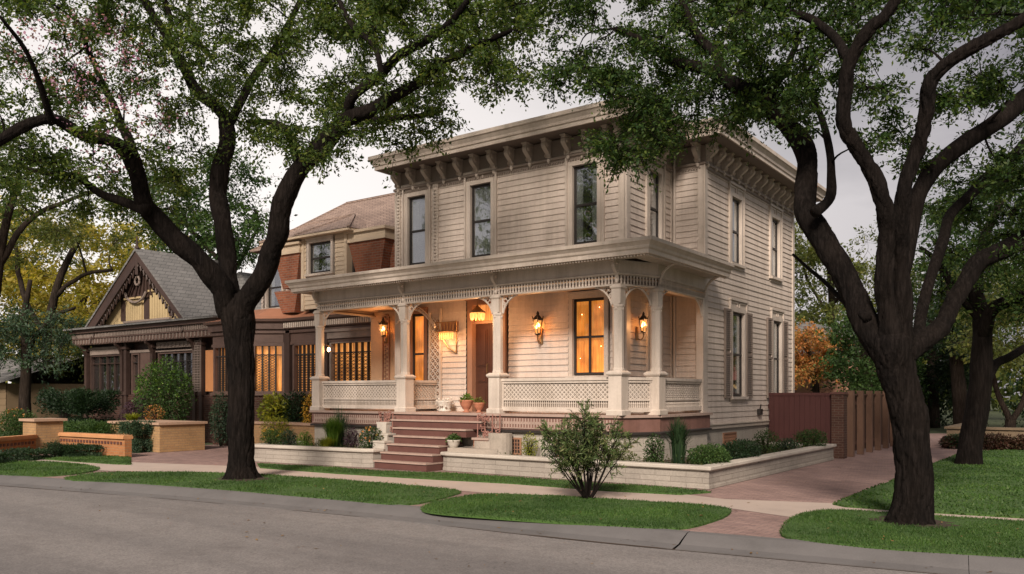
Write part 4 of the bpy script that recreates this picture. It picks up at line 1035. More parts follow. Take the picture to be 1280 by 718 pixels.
# ------------------------------------------------------------------ ground
def sheet(name, pts, z, mat, kind='structure'):
    m = MB(); m.add([(x, y, z) for x, y in pts], [tuple(range(len(pts)))]); return tag(m.build(name, mat), kind=kind)
sheet('ground', [(-450, -450), (450, -450), (450, 450), (-450, 450)], -.16, 'turfbase')
def G2(px, py, z=0.0):
    p = gp(px, py, z); return (p.x, p.y)
K = [G2(0, 594), G2(270, 613), G2(500, 632), G2(740, 655), G2(900, 668.5), G2(1280, 699)]
# one gentle line: kerb runs a few degrees off the house front
e0 = Vector(K[1]) - Vector(K[0]); e1 = Vector(K[-1]) - Vector(K[-2])
K = [tuple(Vector(K[0]) - e0.normalized() * 90), tuple(Vector(K[0]) - e0.normalized() * 12)] + K + [tuple(Vector(K[-1]) + e1.normalized() * 12), tuple(Vector(K[-1]) + e1.normalized() * 80)]
K = [tuple(v) for v in spline(K, 4)]
def koff(d):
    out = []
    for i, p in enumerate(K):
        a = Vector(K[max(0, i - 1)]); b = Vector(K[min(len(K) - 1, i + 1)]); e = (b - a).normalized(); out.append((p[0] + e.y * d, p[1] - e.x * d))
    return out
# road surface from the gutter outwards, under the camera and beyond
m = MB(); far = koff(26.0); near = koff(.62)
m.v = [(x, y, -.112) for x, y in near] + [(x, y, -.112) for x, y in far]; n = len(K)
m.f = [(i, i + 1, n + i + 1, n + i) for i in range(n - 1)]
tag(m.build('road', 'road'), kind='structure')
# kerb with gutter, cast in lengths with open joints
m = MB(); L = 0.0
prof = [(0, -.15), (0, .012), (.02, .018), (.13, .012), (.20, -.006), (.34, -.045), (.44, -.078), (.66, -.100), (.66, -.15)]
acc = [0.0]
for p, q in zip(K[:-1], K[1:]): acc.append(acc[-1] + (Vector(q) - Vector(p)).length)
def kpt(s):
    for i in range(len(K) - 1):
        if acc[i + 1] >= s: t = (s - acc[i]) / (acc[i + 1] - acc[i]); return tuple(Vector(K[i]).lerp(Vector(K[i + 1]), t))
    return K[-1]
s = 60.0
while s < 150:
    along(m, [kpt(s), kpt(s + 1), kpt(s + 2.99 - .006)], prof); s += 2.99
tag(m.build('kerb', 'kerb'), kind='structure')
m = MB(); k0 = koff(0.0); k1 = koff(.655); m.v = [(x, y, -.10) for x, y in k0] + [(x, y, -.145) for x, y in k1]; m.f = [(i, i + 1, n + i + 1, n + i) for i in range(n - 1)]
tag(m.build('kerb_bed', 'soil'), kind='structure')
g0 = koff(.645); g1 = koff(.668); m = MB(); m.v = [(x, y, -.098) for x, y in g0] + [(x, y, -.105) for x, y in g1]; m.f = [(i, i + 1, n + i + 1, n + i) for i in range(n - 1)]; tag(m.build('gutter_joint', 'soil'), kind='structure')
# the land behind the kerb
m = MB(); kb = koff(.01); m.v = [(x, y, -.012) for x, y in kb] + [(x - 0, y + 160, -.012) for x, y in kb]; m.f = [(i, i + 1, n + i + 1, n + i) for i in range(n - 1)]
tag(m.build('yard_ground', 'turfbase'), kind='structure')
pv = [p for p in k0 if -26 < p[0] < 14]
sheet('brick_paving', pv + [(14, 14.4), (2.5, 38), (-6, 40), (-24.5, 17.3), (-24.5, 9)], -.004, 'paving')
sw_f = [(-300, 548), (0, 583), (142, 589), (203, 590), (300, 593), (400, 600), (500, 607), (614, 617), (832, 629), (901, 634), (991, 647), (1169, 648), (1280, 653), (1700, 688)]
sw_b = [(-300, 540), (55, 572.5), (164, 578), (325, 584), (520, 597), (640, 604), (760, 612), (850, 617.5), (905, 624), (1041, 629.3), (1280, 644), (1700, 676)]
sheet('sidewalk', [G2(*p) for p in sw_f] + [G2(*p) for p in reversed(sw_b)], .001, 'concrete')
T1 = G2(303, 600); T2 = G2(1137, 655); T3 = G2(1211, 582)
lawns = {
 'lawn.a': [(-60, 587), (0, 593), (46, 594.5), (90, 592), (118, 587.5), (120, 583), (67, 577), (30, 576.6), (-60, 574)],
 'lawn.b': [(50, 573), (110, 570.5), (162.5, 568), (164, 580), (142, 579.3), (90, 576)],
 'lawn.c': [(82, 599), (97.5, 593.4), (130, 590.4), (203, 589.5), (300, 591.5), (400, 597.5), (500, 605), (570, 612), (566, 618), (505, 630), (420, 624), (250, 609.5), (150, 603)],
 'lawn.d': [(528, 633), (554, 624), (614, 617), (707, 620), (832, 627.5), (901, 633), (913, 639), (895, 649), (842, 660), (739, 654.5), (614, 645.6), (539, 639)],
 'lawn.e': [(322, 579), (420, 584), (470, 588), (560, 591), (640, 596), (760, 604), (850, 610), (889, 614), (850, 617), (760, 612.5), (640, 603.5), (520, 597), (420, 591), (325, 584)],
 'lawn.f': [(979, 657), (991, 646), (1014, 639), (1056, 637), (1169, 644), (1280, 651), (1560, 672), (1560, 712), (1280, 696.5), (1085, 683), (985, 671)],
 'lawn.g': [(1041, 629), (1085, 611), (1114, 600.5), (1150, 586), (1196, 568), (1227, 563.2), (1280, 562.5), (1600, 556), (1900, 560), (1900, 690), (1280, 646), (1169, 639.5), (1056, 632)],
}
rng = np.random.default_rng(11)
blades = []
for nm, P in lawns.items():
    w = [G2(p[0], p[1], .03) for p in P]
    if nm in ('lawn.c', 'lawn.d', 'lawn.f', 'lawn.a'): w = smooth_poly(w, 4)
    inner = w
    m = MB()
    c = Vector((sum(p[0] for p in w) / len(w), sum(p[1] for p in w) / len(w)))
    A = 0.5 * sum(w[i][0] * w[(i + 1) % len(w)][1] - w[(i + 1) % len(w)][0] * w[i][1] for i in range(len(w)))
    if A < 0: w = w[::-1]; A = -A
    hi = .030; nn_ = len(w)
    rows = [[(x, y, -.01) for x, y in offset(w, -.00)], [(x, y, hi * .75) for x, y in offset(w, -.012)], [(x, y, hi) for x, y in offset(w, -.05)]]
    for r in rows: m.v += r
    for i in range(2):
        for j in range(nn_): m.f.append((i * nn_ + j, i * nn_ + (j + 1) % nn_, (i + 1) * nn_ + (j + 1) % nn_, (i + 1) * nn_ + j))
    m.f.append(tuple(2 * nn_ + j for j in range(nn_)))
    tag(m.build('lawn', 'turf'), kind='structure')
    dist = math.hypot(c.x, c.y)
    dens = 3600 if dist < 15 else 1500
    if nm == 'lawn.g': dens = 420
    N = int(A * dens); N = min(N, 110000)
    q = sample_poly(rng, offset(w, -.02), N)
    pn = np.array([noise.noise(Vector((a_ * 1.1, b_ * 1.1, 0))) + .6 * noise.noise(Vector((a_ * 4, b_ * 4, 3))) for a_, b_ in q]); near = np.ones(N)
    for t_ in (T1, T2): near = np.minimum(near, (np.hypot(q[:, 0] - t_[0], (q[:, 1] - t_[1]) * 1.1) - .32 + pn * .2) / .5)
    keep = rng.random(N) < np.clip(.78 + pn * .7, .25, 1) * np.clip(near, 0.03, 1); q = q[keep]; pn = pn[keep]; N = len(q)
    d = rng.normal(size=(N, 2)) * .016; hgt = rng.uniform(.008, .030, N) * (1 + .45 * pn) * (1.25 if dist > 15 else 1); ww = .0035 * (1 + dist / 12) * (2.0 if nm == 'lawn.g' else 1)
    a = rng.uniform(0, PI, N); V = np.zeros((N, 3, 3))
    V[:, 0, 0] = q[:, 0] - np.cos(a) * ww; V[:, 0, 1] = q[:, 1] - np.sin(a) * ww; V[:, 0, 2] = hi - .004
    V[:, 1, 0] = q[:, 0] + np.cos(a) * ww; V[:, 1, 1] = q[:, 1] + np.sin(a) * ww; V[:, 1, 2] = hi - .004
    V[:, 2, 0] = q[:, 0] + d[:, 0]; V[:, 2, 1] = q[:, 1] + d[:, 1]; V[:, 2, 2] = hi + hgt
    blades.append(V.reshape(-1, 3))
    # shaggy overhanging rim
    per = []
    for i in range(nn_):
        p0, p1 = Vector(w[i]), Vector(w[(i + 1) % nn_]); k = int((p1 - p0).length * (90 if dist < 15 else 50))
        t = rng.random(k); per.append(np.outer(1 - t, p0) + np.outer(t, p1))
    q = np.vstack(per); N = len(q); e = q - np.array([c.x, c.y]); e /= np.linalg.norm(e, axis=1)[:, None]
    V = np.zeros((N, 3, 3)); a = rng.uniform(0, PI, N); zb = rng.uniform(.0, hi, N)
    V[:, 0, 0] = q[:, 0] - np.cos(a) * ww; V[:, 0, 1] = q[:, 1] - np.sin(a) * ww; V[:, 0, 2] = zb
    V[:, 1, 0] = q[:, 0] + np.cos(a) * ww; V[:, 1, 1] = q[:, 1] + np.sin(a) * ww; V[:, 1, 2] = zb
    r = rng.uniform(.0, .035, N); V[:, 2, 0] = q[:, 0] + e[:, 0] * r; V[:, 2, 1] = q[:, 1] + e[:, 1] * r; V[:, 2, 2] = zb + rng.uniform(.005, .035, N)
    blades.append(V.reshape(-1, 3))
tag(np_mesh('grass', np.vstack(blades), 3, 'grass'), 'short mown green grass growing on the lawn strips', 'grass', kind='stuff')
# mulch rings round the street trees, litter by the kerb
def disc(name, x, y, r, z, mat, seed=0, kind='structure'):
    rnd = random.Random(seed); n = 22; m = MB()
    m.add([(x, y, z + .02)] + [(x + r * (1 + .22 * rnd.uniform(-1, 1)) * math.cos(2 * PI * i / n), y + r * .8 * (1 + .22 * rnd.uniform(-1, 1)) * math.sin(2 * PI * i / n), z) for i in range(n)], [(0, 1 + i, 1 + (i + 1) % n) for i in range(n)])
    return tag(m.build(name, mat), kind=kind)
T1 = G2(303, 600); T2 = G2(1137, 655); T3 = G2(1211, 582)
disc('mulch', *T1, .62, .030, 'soil', 1); disc('mulch', *T2, .52, .030, 'soil', 2); 
ks = rng.uniform(66, 140, 420)
C = []
for s in ks:
    p = kpt(float(s)); q = kpt(float(s) + .1); e = (Vector(q) - Vector(p)).normalized(); d = abs(rng.normal()) * .12 + .40
    C.append((p[0] + e.y * d, p[1] - e.x * d, -.082))
for P in ('lawn.c', 'lawn.d', 'lawn.f'):
    w = [G2(*p) for p in lawns[P]]
    for q in sample_poly(rng, w, 60): C.append((q[0], q[1], .052))
q = sample_poly(rng, [G2(910, 640), G2(985, 660), G2(1060, 632), G2(1200, 560), G2(1060, 578), G2(900, 618)], 60)
C += [(x, y, .006) for x, y in q]
q = sample_poly(rng, [G2(60, 640), G2(500, 690), G2(1200, 760), G2(1200, 730), G2(500, 660), G2(60, 612)], 60)
C += [(x, y, -.105) for x, y in q]
V = leaf_verts(rng, np.array(C), .05, up=3, droop=0); 
V[:, 2] = np.repeat(np.array(C)[:, 2], 4) + np.abs(V[:, 2] - np.repeat(np.array(C)[:, 2], 4)) * .25
tag(np_mesh('leaf_litter', V, 4, 'litter'), 'small dry brown leaves scattered along the gutter and lawns', 'leaves', kind='stuff')

# ------------------------------------------------------------------ raised stone beds by the house
def wallrun(mb, cap, path, t, z1, capz, over=.05):
    """a low wall along a path (outer face on the path), with a coping"""
    along(mb, path, [(0, 0), (0, .06), (-.012, .065), (-.012, z1), (-t, z1), (-t, 0)])
    along(cap, path, [(-t - .02, z1), (over - .02, z1), (over, z1 + .02), (over, capz - .015), (over - .015, capz), (-t - .02, capz), (-t - .02, z1)])
PR_ = thing('stone_planter', 'long cream brick planter wrapping the right corner of the porch', 'planter', (-8, 14.3, 0), 'cream brick planters')
nose = [(-12.0, 14.74), (-12.1, 14.55), (-12.16, 14.2), (-12.08, 14.02), (-11.9, 13.95)]
pathR = nose + [(-5.78, 13.97), (-5.78, 22.2), (-6.5, 22.25), (-7.6, 22.25)]
m = MB(); c = MB(); wallrun(m, c, pathR, .20, .33, .41); m.build('planter_wall', 'creambrick', PR_); c.build('coping', 'stone', PR_)
m = MB(); m.add([(x, y, .30) for x, y in [(-11.95, 14.1), (-5.9, 14.1), (-5.9, 22.1), (-7.7, 22.1), (-7.7, 15.9), (-8.1, 14.85), (-11.95, 14.85)]], [tuple(range(7))]); m.build('soil', 'soil', PR_)
PL_ = thing('stone_planter', 'cream brick planter of grasses left of the porch stairs', 'planter', (-15.5, 13.8, 0), 'cream brick planters')
pathL = [(-17.75, 14.7), (-17.75, 13.0), (-14.0, 13.42), (-13.80, 13.55), (-13.76, 13.8), (-13.9, 14.2), (-14.3, 14.72)]
m = MB(); c = MB(); wallrun(m, c, pathL, .20, .35, .43); m.build('planter_wall', 'creambrick', PL_); c.build('coping', 'stone', PL_)
m = MB(); m.add([(x, y, .32) for x, y in [(-17.65, 13.15), (-14.0, 13.6), (-14.1, 14.3), (-14.4, 14.8), (-17.65, 14.8)]], [tuple(range(5))]); m.build('soil', 'soil', PL_)
# cheek blocks stepping up beside the stairs
o = thing('stair_cheek', 'stepped pale stone blocks on the left of the porch stairs', 'stair wall', (-14.0, 14.2, 0), 'stone stair cheeks')
part('stone_block', 'stone', o, (-14.12, -13.74, 13.86, 14.10, 0, .56), (-14.16, -13.72, 13.84, 14.12, .56, .60)); part('stone_block', 'stone', o, (-14.30, -13.90, 14.12, 14.40, 0, .72), (-14.33, -13.87, 14.115, 14.42, .72, .76)); part('stone_block', 'stone', o, (-14.55, -14.24, 14.42, 14.72, 0, .98), (-14.58, -14.23, 14.425, 14.72, .98, 1.02))
o = thing('stair_cheek', 'curved pale stone wall stepping up on the right of the porch stairs', 'stair wall', (-11.6, 14.4, 0), 'stone stair cheeks')
m = MB()
for x0, x1, zt in ((-11.95, -11.35, .50), (-11.5, -11.05, .66), (-11.1, -10.7, .84)): m.prism(smooth_poly([(x0, 14.42), (x1, 14.40), (x1 + .04, 14.72), (x0 - .04, 14.72)], 4), .30, zt)
m.build('curved_block', 'oldstone', o)
m = MB(); m.prism([(-12.05, 14.15), (-11.0, 14.1), (-10.8, 14.36), (-11.3, 14.37), (-12.0, 14.60)], .40, .50); m.build('low_block', 'oldstone', o)

# fruit of the ironwork: scrolled terracotta trellises either side of the top stair
def filigree(label, x, y, w, sg):
    o = thing('scroll_trellis', label, 'trellis', (x, y, .62), 'scrolled trellises by the stairs'); m = MB(); rnd = random.Random(int(abs(x) * 7)); fr = Frame((x, y), (1, 0), (0, -1))
    for i in range(26):
        u, z = rnd.uniform(0, w), rnd.uniform(.72, 1.26); r = rnd.uniform(.03, .06)
        if sg < 0 and z < .72 + (w - u) * .9: z = 1.26 - rnd.random() * .15
        cpts = [fr.w(u + r * math.cos(t), rnd.uniform(0, .05), z + r * math.sin(t)) for t in np.linspace(rnd.uniform(0, 3), rnd.uniform(4, 7), 8)]
        m.tube(cpts, [.012] * 8, 5)
    for i in range(4): m.bar(fr.p(w * i / 3, 0, .62), fr.p(w * i / 3 + .02, 0, 1.25), .02)
    m.build('scrollwork', 'redwood2', o)
filigree('scrolled reddish trellis at the left edge of the upper stairs', -14.62, 14.60, .42, -1)
filigree('scrolled reddish trellis at the right edge of the upper stairs', -11.55, 14.60, .62, 1)
o = thing('brick_pedestal', 'small red brick pedestal at the right edge of the stairs', 'pedestal', (-11.3, 14.5, 0)); m = MB(); m.box(-11.52, -11.12, 14.42, 14.70, .5, .68); m.build('brick_block', 'redbrick', o); m = MB(); m.box(-11.56, -11.08, 14.40, 14.71, .68, .73); m.build('cap', 'tread', o)

# ------------------------------------------------------------------ tan brick walls on the left
o = thing('brick_planter', 'tall tan brick planter box at the left edge of the driveway', 'planter', (-23.7, 14.1, 0), 'tan brick planters')
m = MB(); m.box(-25.2, -22.42, 13.42, 14.9, 0, .80); m.build('planter_wall', 'tanbrick', o); m = MB(); m.box(-25.25, -22.36, 13.36, 14.96, .80, .87); m.build('coping', 'copingtan', o)
o = thing('brick_planter', 'low tan brick planter in front of the lit brick house windows', 'planter', (-20.0, 16.1, 0), 'tan brick planters')
m = MB(); m.box(-22.0, -17.8, 15.75, 16.2, 0, .80); m.build('planter_wall', 'tanbrick', o); m = MB(); m.box(-22.05, -17.78, 15.70, 16.25, .80, .86); m.build('coping', 'copingtan', o)
def lowwall(label, p, q, h):
    p = Vector((*p, 0)); q = Vector((*q, 0)); L = (q - p).length; u = (q - p) / L; fr = Frame((p.x, p.y), (u.x, u.y), (u.y, -u.x)); o = thing('garden_wall', label, 'wall', tuple((p + q) / 2), 'low orange brick walls')
    m = MB(); m.fbox(fr, 0, L, -.20, 0, 0, h - .10); m.build('brick_wall', 'orangebrick', o)
    c = MB(); c.fbox(fr, -.0, L, -.24, .05, h - .10, h - .03); c.fbox(fr, 0, L, -.22, .03, h - .03, h); c.build('coping', 'orangebrick2', o)
    d = MB(); a = .05
    while a < L - .1: d.fbox(fr, a, a + .08, .0, .02, h - .25, h - .18); a += .15
    d.build('dogtooth_course', 'redwood', o)
lowwall('low orange brick garden wall left of its square brick pier', (-22.4, 7.6), (-24.55, 10.95), .56)
lowwall('low orange brick garden wall between the brick pier and the clipped hedge', (-24.55, 11.6), (-21.3, 11.75), .60)
o = thing('brick_pier', 'square tan brick pier with flat cap ending the low garden wall', 'pier', (-24.9, 11.3, 0)); m = MB(); m.box(-25.35, -24.55, 10.95, 11.7, 0, .93); m.build('pier_body', 'tanbrick', o); m = MB(); m.box(-25.43, -24.47, 10.87, 11.78, .93, 1.0); m.build('cap', 'copingtan', o)

# ------------------------------------------------------------------ fence, gate, wall on the right
o = thing('board_gate', 'dark red vertical board gate closing the gap beside the cream house', 'gate', (-6.8, 22.9, 0)); m = MB()
x = -7.70
while x < -5.98: m.box(x, x + .135, 22.86, 22.89, .03, 1.66); x += .14
m.build('gate_board', 'gatered', o); m = MB(); m.box(-7.74, -5.92, 22.89, 22.95, .3, .42); m.box(-7.74, -5.92, 22.89, 22.95, 1.3, 1.42); m.box(-7.74, -5.90, 22.84, 22.94, 1.66, 1.74); m.build('gate_rail', 'gatered', o)
o = thing('brick_post', 'dark brick post where the red gate meets the side fence', 'post', (-5.8, 22.85, 0)); m = MB(); m.box(-5.98, -5.66, 22.70, 23.02, 0, 1.70); m.build('post_body', 'darkbrick2', o); m = MB(); m.box(-6.0, -5.64, 22.68, 23.04, 1.70, 1.76); m.build('cap', 'redwood', o)
o = thing('side_fence', 'brown board fence with tan posts running back along the driveway', 'fence', (-5.75, 27.5, 0))
y = 23.05
m = MB()
while y < 32.5: m.box(-5.86, -5.83, y, y + .14, .10, 1.66); y += .155
m.build('fence_board', 'darkbrickwood', o)
m = MB(); m.box(-5.83, -5.78, 23.03, 32.6, .28, .36); m.box(-5.83, -5.78, 23.03, 32.6, 1.40, 1.48); m.box(-5.90, -5.74, 23.04, 32.6, 1.665, 1.71); m.build('fence_rail', 'darkbrickwood', o)
for y in [23.5 + 1.08 * i for i in range(9)]:
    m = MB(); m.box(-5.78, -5.62, y, y + .17, 0, 1.80); m.build('fence_post', 'tanwood', o)
o = thing('garden_wall', 'low tan wall with pale coping behind the right hand lawn', 'wall', (2, 29.6, 0))
m = MB(); m.box(-4.2, 12, 29.4, 29.65, 0, .60); m.box(-4.2, -3.95, 29.65, 34, 0, .60); m.build('wall_body', 'tanbrick2', o); m = MB(); m.box(-4.26, 12, 29.34, 29.71, .60, .67); m.box(-4.26, -3.89, 29.71, 34, .60, .67); m.build('coping', 'tanbrick2', o)
# buildings far off, glimpsed between trunks
o = thing('tan_outbuilding', 'tan rendered outbuilding glimpsed behind the trees at far right', 'building', (6, 47, 0)); m = MB(); m.box(-1, 16, 46, 54, 0, 2.6); m.build('wall', 'tanbrick3', o); m = MB(); m.add([(-1.5, 45.5, 2.6), (16.5, 45.5, 2.6), (16.5, 50, 4.2), (-1.5, 50, 4.2), (-1.5, 54.5, 2.6), (16.5, 54.5, 2.6)], [(0, 1, 2, 3), (3, 2, 5, 4)]); m.build('roof', 'redtile', o)
m = MB(); 
for x in (1, 5, 9, 13): m.box(x, x + 1.0, 45.94, 46.0, .9, 2.0)
m.build('window', 'sash', o)
o = thing('pink_outbuilding', 'pinkish gabled outbuilding behind the gate and orange blossom', 'building', (-14, 52, 0)); m = MB(); m.box(-18, -11, 50, 58, 0, 4.0); m.build('wall', 'pinkwall', o)
m = MB(); m.add([(-18.4, 49.6, 4.0), (-10.6, 49.6, 4.0), (-14.5, 49.6, 6.0), (-18.4, 58, 4.0), (-10.6, 58, 4.0), (-14.5, 58, 6.0)], [(0, 1, 2), (1, 4, 5, 2), (4, 3, 5), (3, 0, 2, 5)]); m.build('roof', 'slate', o)
o = thing('ochre_bungalow', 'low ochre sided building behind the dark trunks at far left', 'building', (-48, 19, 0)); m = MB(); fr = Frame((-56, 17.0), (1, 0), (0, -1)); clapboard(fr, 15, 0, 2.2, [], .3, 3).build('clapboard_wall', 'ochre', o); m = MB(); m.box(-56, -41, 17.02, 24, 0, 2.2); m.build('inner_wall', 'ochre', o)
m = MB(); m.add([(-56.5, 16.5, 2.2), (-40.5, 16.5, 2.2), (-40.5, 20.5, 3.6), (-56.5, 20.5, 3.6), (-56.5, 24.5, 2.2), (-40.5, 24.5, 2.2)], [(0, 1, 2, 3), (3, 2, 5, 4)]); m.build('roof', 'slate', o)

# ------------------------------------------------------------------ shrubs
def shrub(name, label, cat, x, y, z0, rx, ry, h, n, leaf, mat, seed=1, kind='round', group=None, extra=None, aspect=.5, rotz=0.0):
    rng = np.random.default_rng(seed); o = thing(name, label, cat, (x, y, z0), group); rnd = random.Random(seed)
    cr, sr = math.cos(rotz), math.sin(rotz)
    if kind in ('round', 'hedge'):
        d = rng.normal(size=(n, 3)); d /= np.linalg.norm(d, axis=1)[:, None]
        if kind == 'hedge': d = np.sign(d) * np.abs(d) ** .45; d /= np.maximum(np.abs(d).max(1)[:, None], 1e-6) ** .75
        f = rng.random(n) ** .35
        lump = np.array([1 + .20 * noise.noise(Vector(v) * 2.3 + Vector((seed, 0, 0))) + .10 * noise.noise(Vector(v) * 6 + Vector((seed, 3, 0))) for v in d])
        P = d * (f * lump)[:, None] * np.array([rx, ry, h / 2])
        P = np.stack([P[:, 0] * cr - P[:, 1] * sr + x, P[:, 0] * sr + P[:, 1] * cr + y, P[:, 2] + z0 + h / 2], 1)
        P[:, 2] = np.maximum(P[:, 2], z0 + .01)
        np_mesh('foliage', leaf_verts(rng, P, leaf, D=d, aspect=aspect), 4, mat, o)
        m = MB()
        for i in range(7):
            a = rnd.uniform(0, 2 * PI); r = rnd.uniform(.2, .7); u, v = r * rx * math.cos(a), r * ry * math.sin(a)
            m.tube([(x + u * .2, y + v * .2, z0), (x + (u * cr - v * sr) * .6, y + (u * sr + v * cr) * .6, z0 + h * .4), (x + u * cr - v * sr, y + u * sr + v * cr, z0 + h * .75)], [.018, .012, .006], 5)
        m.build('stem', 'barkfar', o)
    elif kind == 'spiky':
        V = np.zeros((n, 6, 3)); a = rng.uniform(0, 2 * PI, n); t = rng.uniform(.1, 1, n) ** .7; b0 = rng.normal(size=(n, 2)) * rx * .12
        hh = h * rng.uniform(.7, 1.05, n); w = leaf * rng.uniform(.6, 1.2, n)
        for k, (ft, fz, fw) in enumerate(((0, 0, 1), (.35, .62, .9), (1, 1, .1))):
            z = z0 + hh * (fz - .25 * t * t * (k == 2)); r = rx * t * ft
            cx = x + b0[:, 0] + np.cos(a) * r; cy = y + b0[:, 1] + np.sin(a) * r * ry / rx
            V[:, k, 0] = cx - np.sin(a) * w * fw; V[:, k, 1] = cy + np.cos(a) * w * fw; V[:, k, 2] = z
            V[:, 5 - k, 0] = cx + np.sin(a) * w * fw; V[:, 5 - k, 1] = cy - np.cos(a) * w * fw; V[:, 5 - k, 2] = z
        Q = np.concatenate([V[:, [0, 1, 4, 5]].reshape(-1, 3), V[:, [1, 2, 3, 4]].reshape(-1, 3)]); np_mesh('leaf_tuft', Q, 4, mat, o)
    elif kind == 'open':
        m = MB(); C = []; D = []
        for i in range(30):
            a = rnd.uniform(0, 2 * PI); t = rnd.uniform(.1, 1.0) ** .6; tip = Vector((x + rx * t * math.cos(a), y + ry * t * math.sin(a), z0 + h * (1.0 - .38 * t * t) * rnd.uniform(.8, 1.05)))
            b = Vector((x + .07 * math.cos(a), y + .07 * math.sin(a), z0)); mid = b.lerp(tip, .5) + Vector((rnd.uniform(-.05, .05), rnd.uniform(-.05, .05), -.02)) ; ps = [Vector(v) for v in spline([tuple(b), tuple(mid), tuple(tip)], 5)]
            m.tube(ps, [.014 - .0105 * k / (len(ps) - 1) for k in range(len(ps))], 6)
            for j in range(16):
                s = rnd.uniform(.30, 1.0) ** .7; k = min(len(ps) - 2, int(s * (len(ps) - 1))); p = ps[k].lerp(ps[k + 1], rnd.random()); dd = Vector((rnd.gauss(0, 1), rnd.gauss(0, 1), rnd.gauss(.5, .7))).normalized(); q = p + dd * rnd.uniform(.10, .26)
                m.tube([p, q], [.005, .003], 4)
                for l in range(n): C.append(tuple(p.lerp(q, rnd.uniform(.1, 1.05)))); D.append(tuple(dd))
        m.build('stem', 'bark', o); C = np.array(C) + rng.normal(size=(len(C), 3)) * .008
        np_mesh('foliage', leaf_verts(rng, C, leaf, D=np.array(D), aspect=.22, droop=0), 4, mat, o)
    if extra:
        for (nm, mt, k, ls) in extra:
            d = rng.normal(size=(k, 3)); d /= np.linalg.norm(d, axis=1)[:, None]; d[:, 2] = np.abs(d[:, 2]); P = d * np.array([rx, ry, h * .5]) * rng.uniform(.9, 1.05, k)[:, None] + np.array([x, y, z0 + h * .5])
            P = np.repeat(P, 5, 0) + rng.normal(size=(k * 5, 3)) * ls * .4; np_mesh(nm, leaf_verts(rng, P, ls, aspect=.8), 4, mt, o)
    return o
def S(name, label, cat, px, ytop, wpx, Y, z0, n, leaf, mat, seed=1, kind='round', **k):
    """a shrub standing in the bed at depth line Y, as wide and tall as it shows"""
    p = onY(px, ytop, Y); a = (px - CW / 2) / FPX; d = Y / (a * SA + CA); r = wpx / 2 * d / FPX; ry = k.pop('ry', r * .8); h = k.pop('h', max(.12, p.z - z0))
    return shrub(name, label, cat, p.x, Y, z0, r, ry, h, n, leaf, mat, seed, kind, **k)
b = G2(735, 626)
shrub('airy_shrub', 'airy many stemmed shrub with narrow leaves on the middle grass strip', 'shrub', b[0], b[1], .05, .84, .75, 1.46, 19, .078, 'needle', 5, 'open')
S('spiky_plant', 'upright narrow dark plant by the right end of the porch', 'plant', 848, 520, 40, 14.45, .30, 420, .012, 'leafdark', 3, 'spiky')
S('flower_stalk', 'thin dry flower stalks rising from the dark upright plant', 'plant', 846, 500, 16, 14.42, .30, 7, .007, 'litter', 4, 'spiky')
S('low_shrub', 'small feathery green shrub left of the dark upright plant', 'shrub', 818, 543, 26, 14.5, .30, 1400, .04, 'leafgreen', 6)
S('low_shrub', 'yellow tinged small shrub beside the foundation vent', 'shrub', 662, 541, 22, 14.5, .30, 900, .035, 'leaflime', 7)
S('low_shrub', 'low spreading green plants at the front corner of the cream planter', 'shrub', 886, 556, 50, 14.9, .30, 4500, .04, 'leafgreen', 8, ry=.5)
S('low_shrub', 'dark low plant below the foundation vent of the side wall', 'shrub', 925, 551, 40, 16.6, .30, 4500, .045, 'leafdark', 9, ry=.9)
S('boxwood', 'small pale boxwood halfway along the side planter', 'shrub', 958, 537, 34, 18.6, .30, 2400, .035, 'leafgreen', 10, group='boxwoods along the side wall')
S('boxwood', 'rounded boxwood at the far end of the side planter', 'shrub', 1013, 537, 42, 21.2, .30, 3200, .04, 'leafgreen', 11, group='boxwoods along the side wall')
S('low_shrub', 'greyish low plant between the two boxwoods of the side planter', 'shrub', 984, 548, 26, 19.9, .30, 1300, .04, 'leafblue', 12)
S('creeping_plant', 'brown and green creeping plants behind the airy shrub', 'plant', 770, 562, 60, 14.4, .30, 1500, .035, 'leafolive', 13)
S('creeping_plant', 'sparse creeping plants under the middle of the porch', 'plant', 700, 560, 50, 14.4, .30, 1100, .035, 'leafdark', 14)
# left planter
S('grass_tuft', 'bright green ball of spiky grass in the left planter', 'plant', 416, 519, 38, 13.9, .32, 900, .008, 'leafbright', 20, 'spiky')
S('grass_tuft', 'feathery tall grass sprays behind the bright grass ball', 'plant', 425, 503, 44, 14.25, .32, 160, .006, 'leafblue', 21, 'spiky')
S('grass_tuft', 'yellowish drooping grass below the bright grass ball', 'plant', 408, 545, 36, 13.65, .32, 400, .007, 'leaflime', 22, 'spiky')
S('low_shrub', 'green and orange leaved shrub beside the stair cheek', 'shrub', 464, 533, 34, 14.0, .32, 2200, .04, 'leafgreen', 23, extra=[('blossom', 'leaforange', 22, .04)])
S('low_shrub', 'dark purple shrub between grass ball and stair cheek', 'shrub', 440, 535, 24, 14.0, .32, 1100, .035, 'petalpurple', 24)
S('boxwood', 'small round lime green boxwood in the left planter', 'shrub', 381, 539, 22, 13.6, .32, 1600, .03, 'leafbright', 25)
S('low_shrub', 'yellow flecked green shrub behind the big tree trunk', 'shrub', 340, 535, 34, 13.6, .32, 2200, .035, 'leafgreen', 26, extra=[('blossom', 'petalyellow', 22, .03)])
S('low_shrub', 'soft grey green shrub beside the lime boxwood', 'shrub', 361, 537, 24, 13.9, .32, 1300, .04, 'leafblue', 27)
S('leafy_plant', 'lime leaved plant before the lit windows of the brick house', 'plant', 343, 492, 44, 16.6, .5, 1200, .12, 'leaflime', 28, ry=.4)
S('leafy_plant', 'dark green foliage under the lit brick house windows', 'plant', 370, 488, 70, 16.85, .3, 3800, .07, 'leafdark', 29, ry=.3)
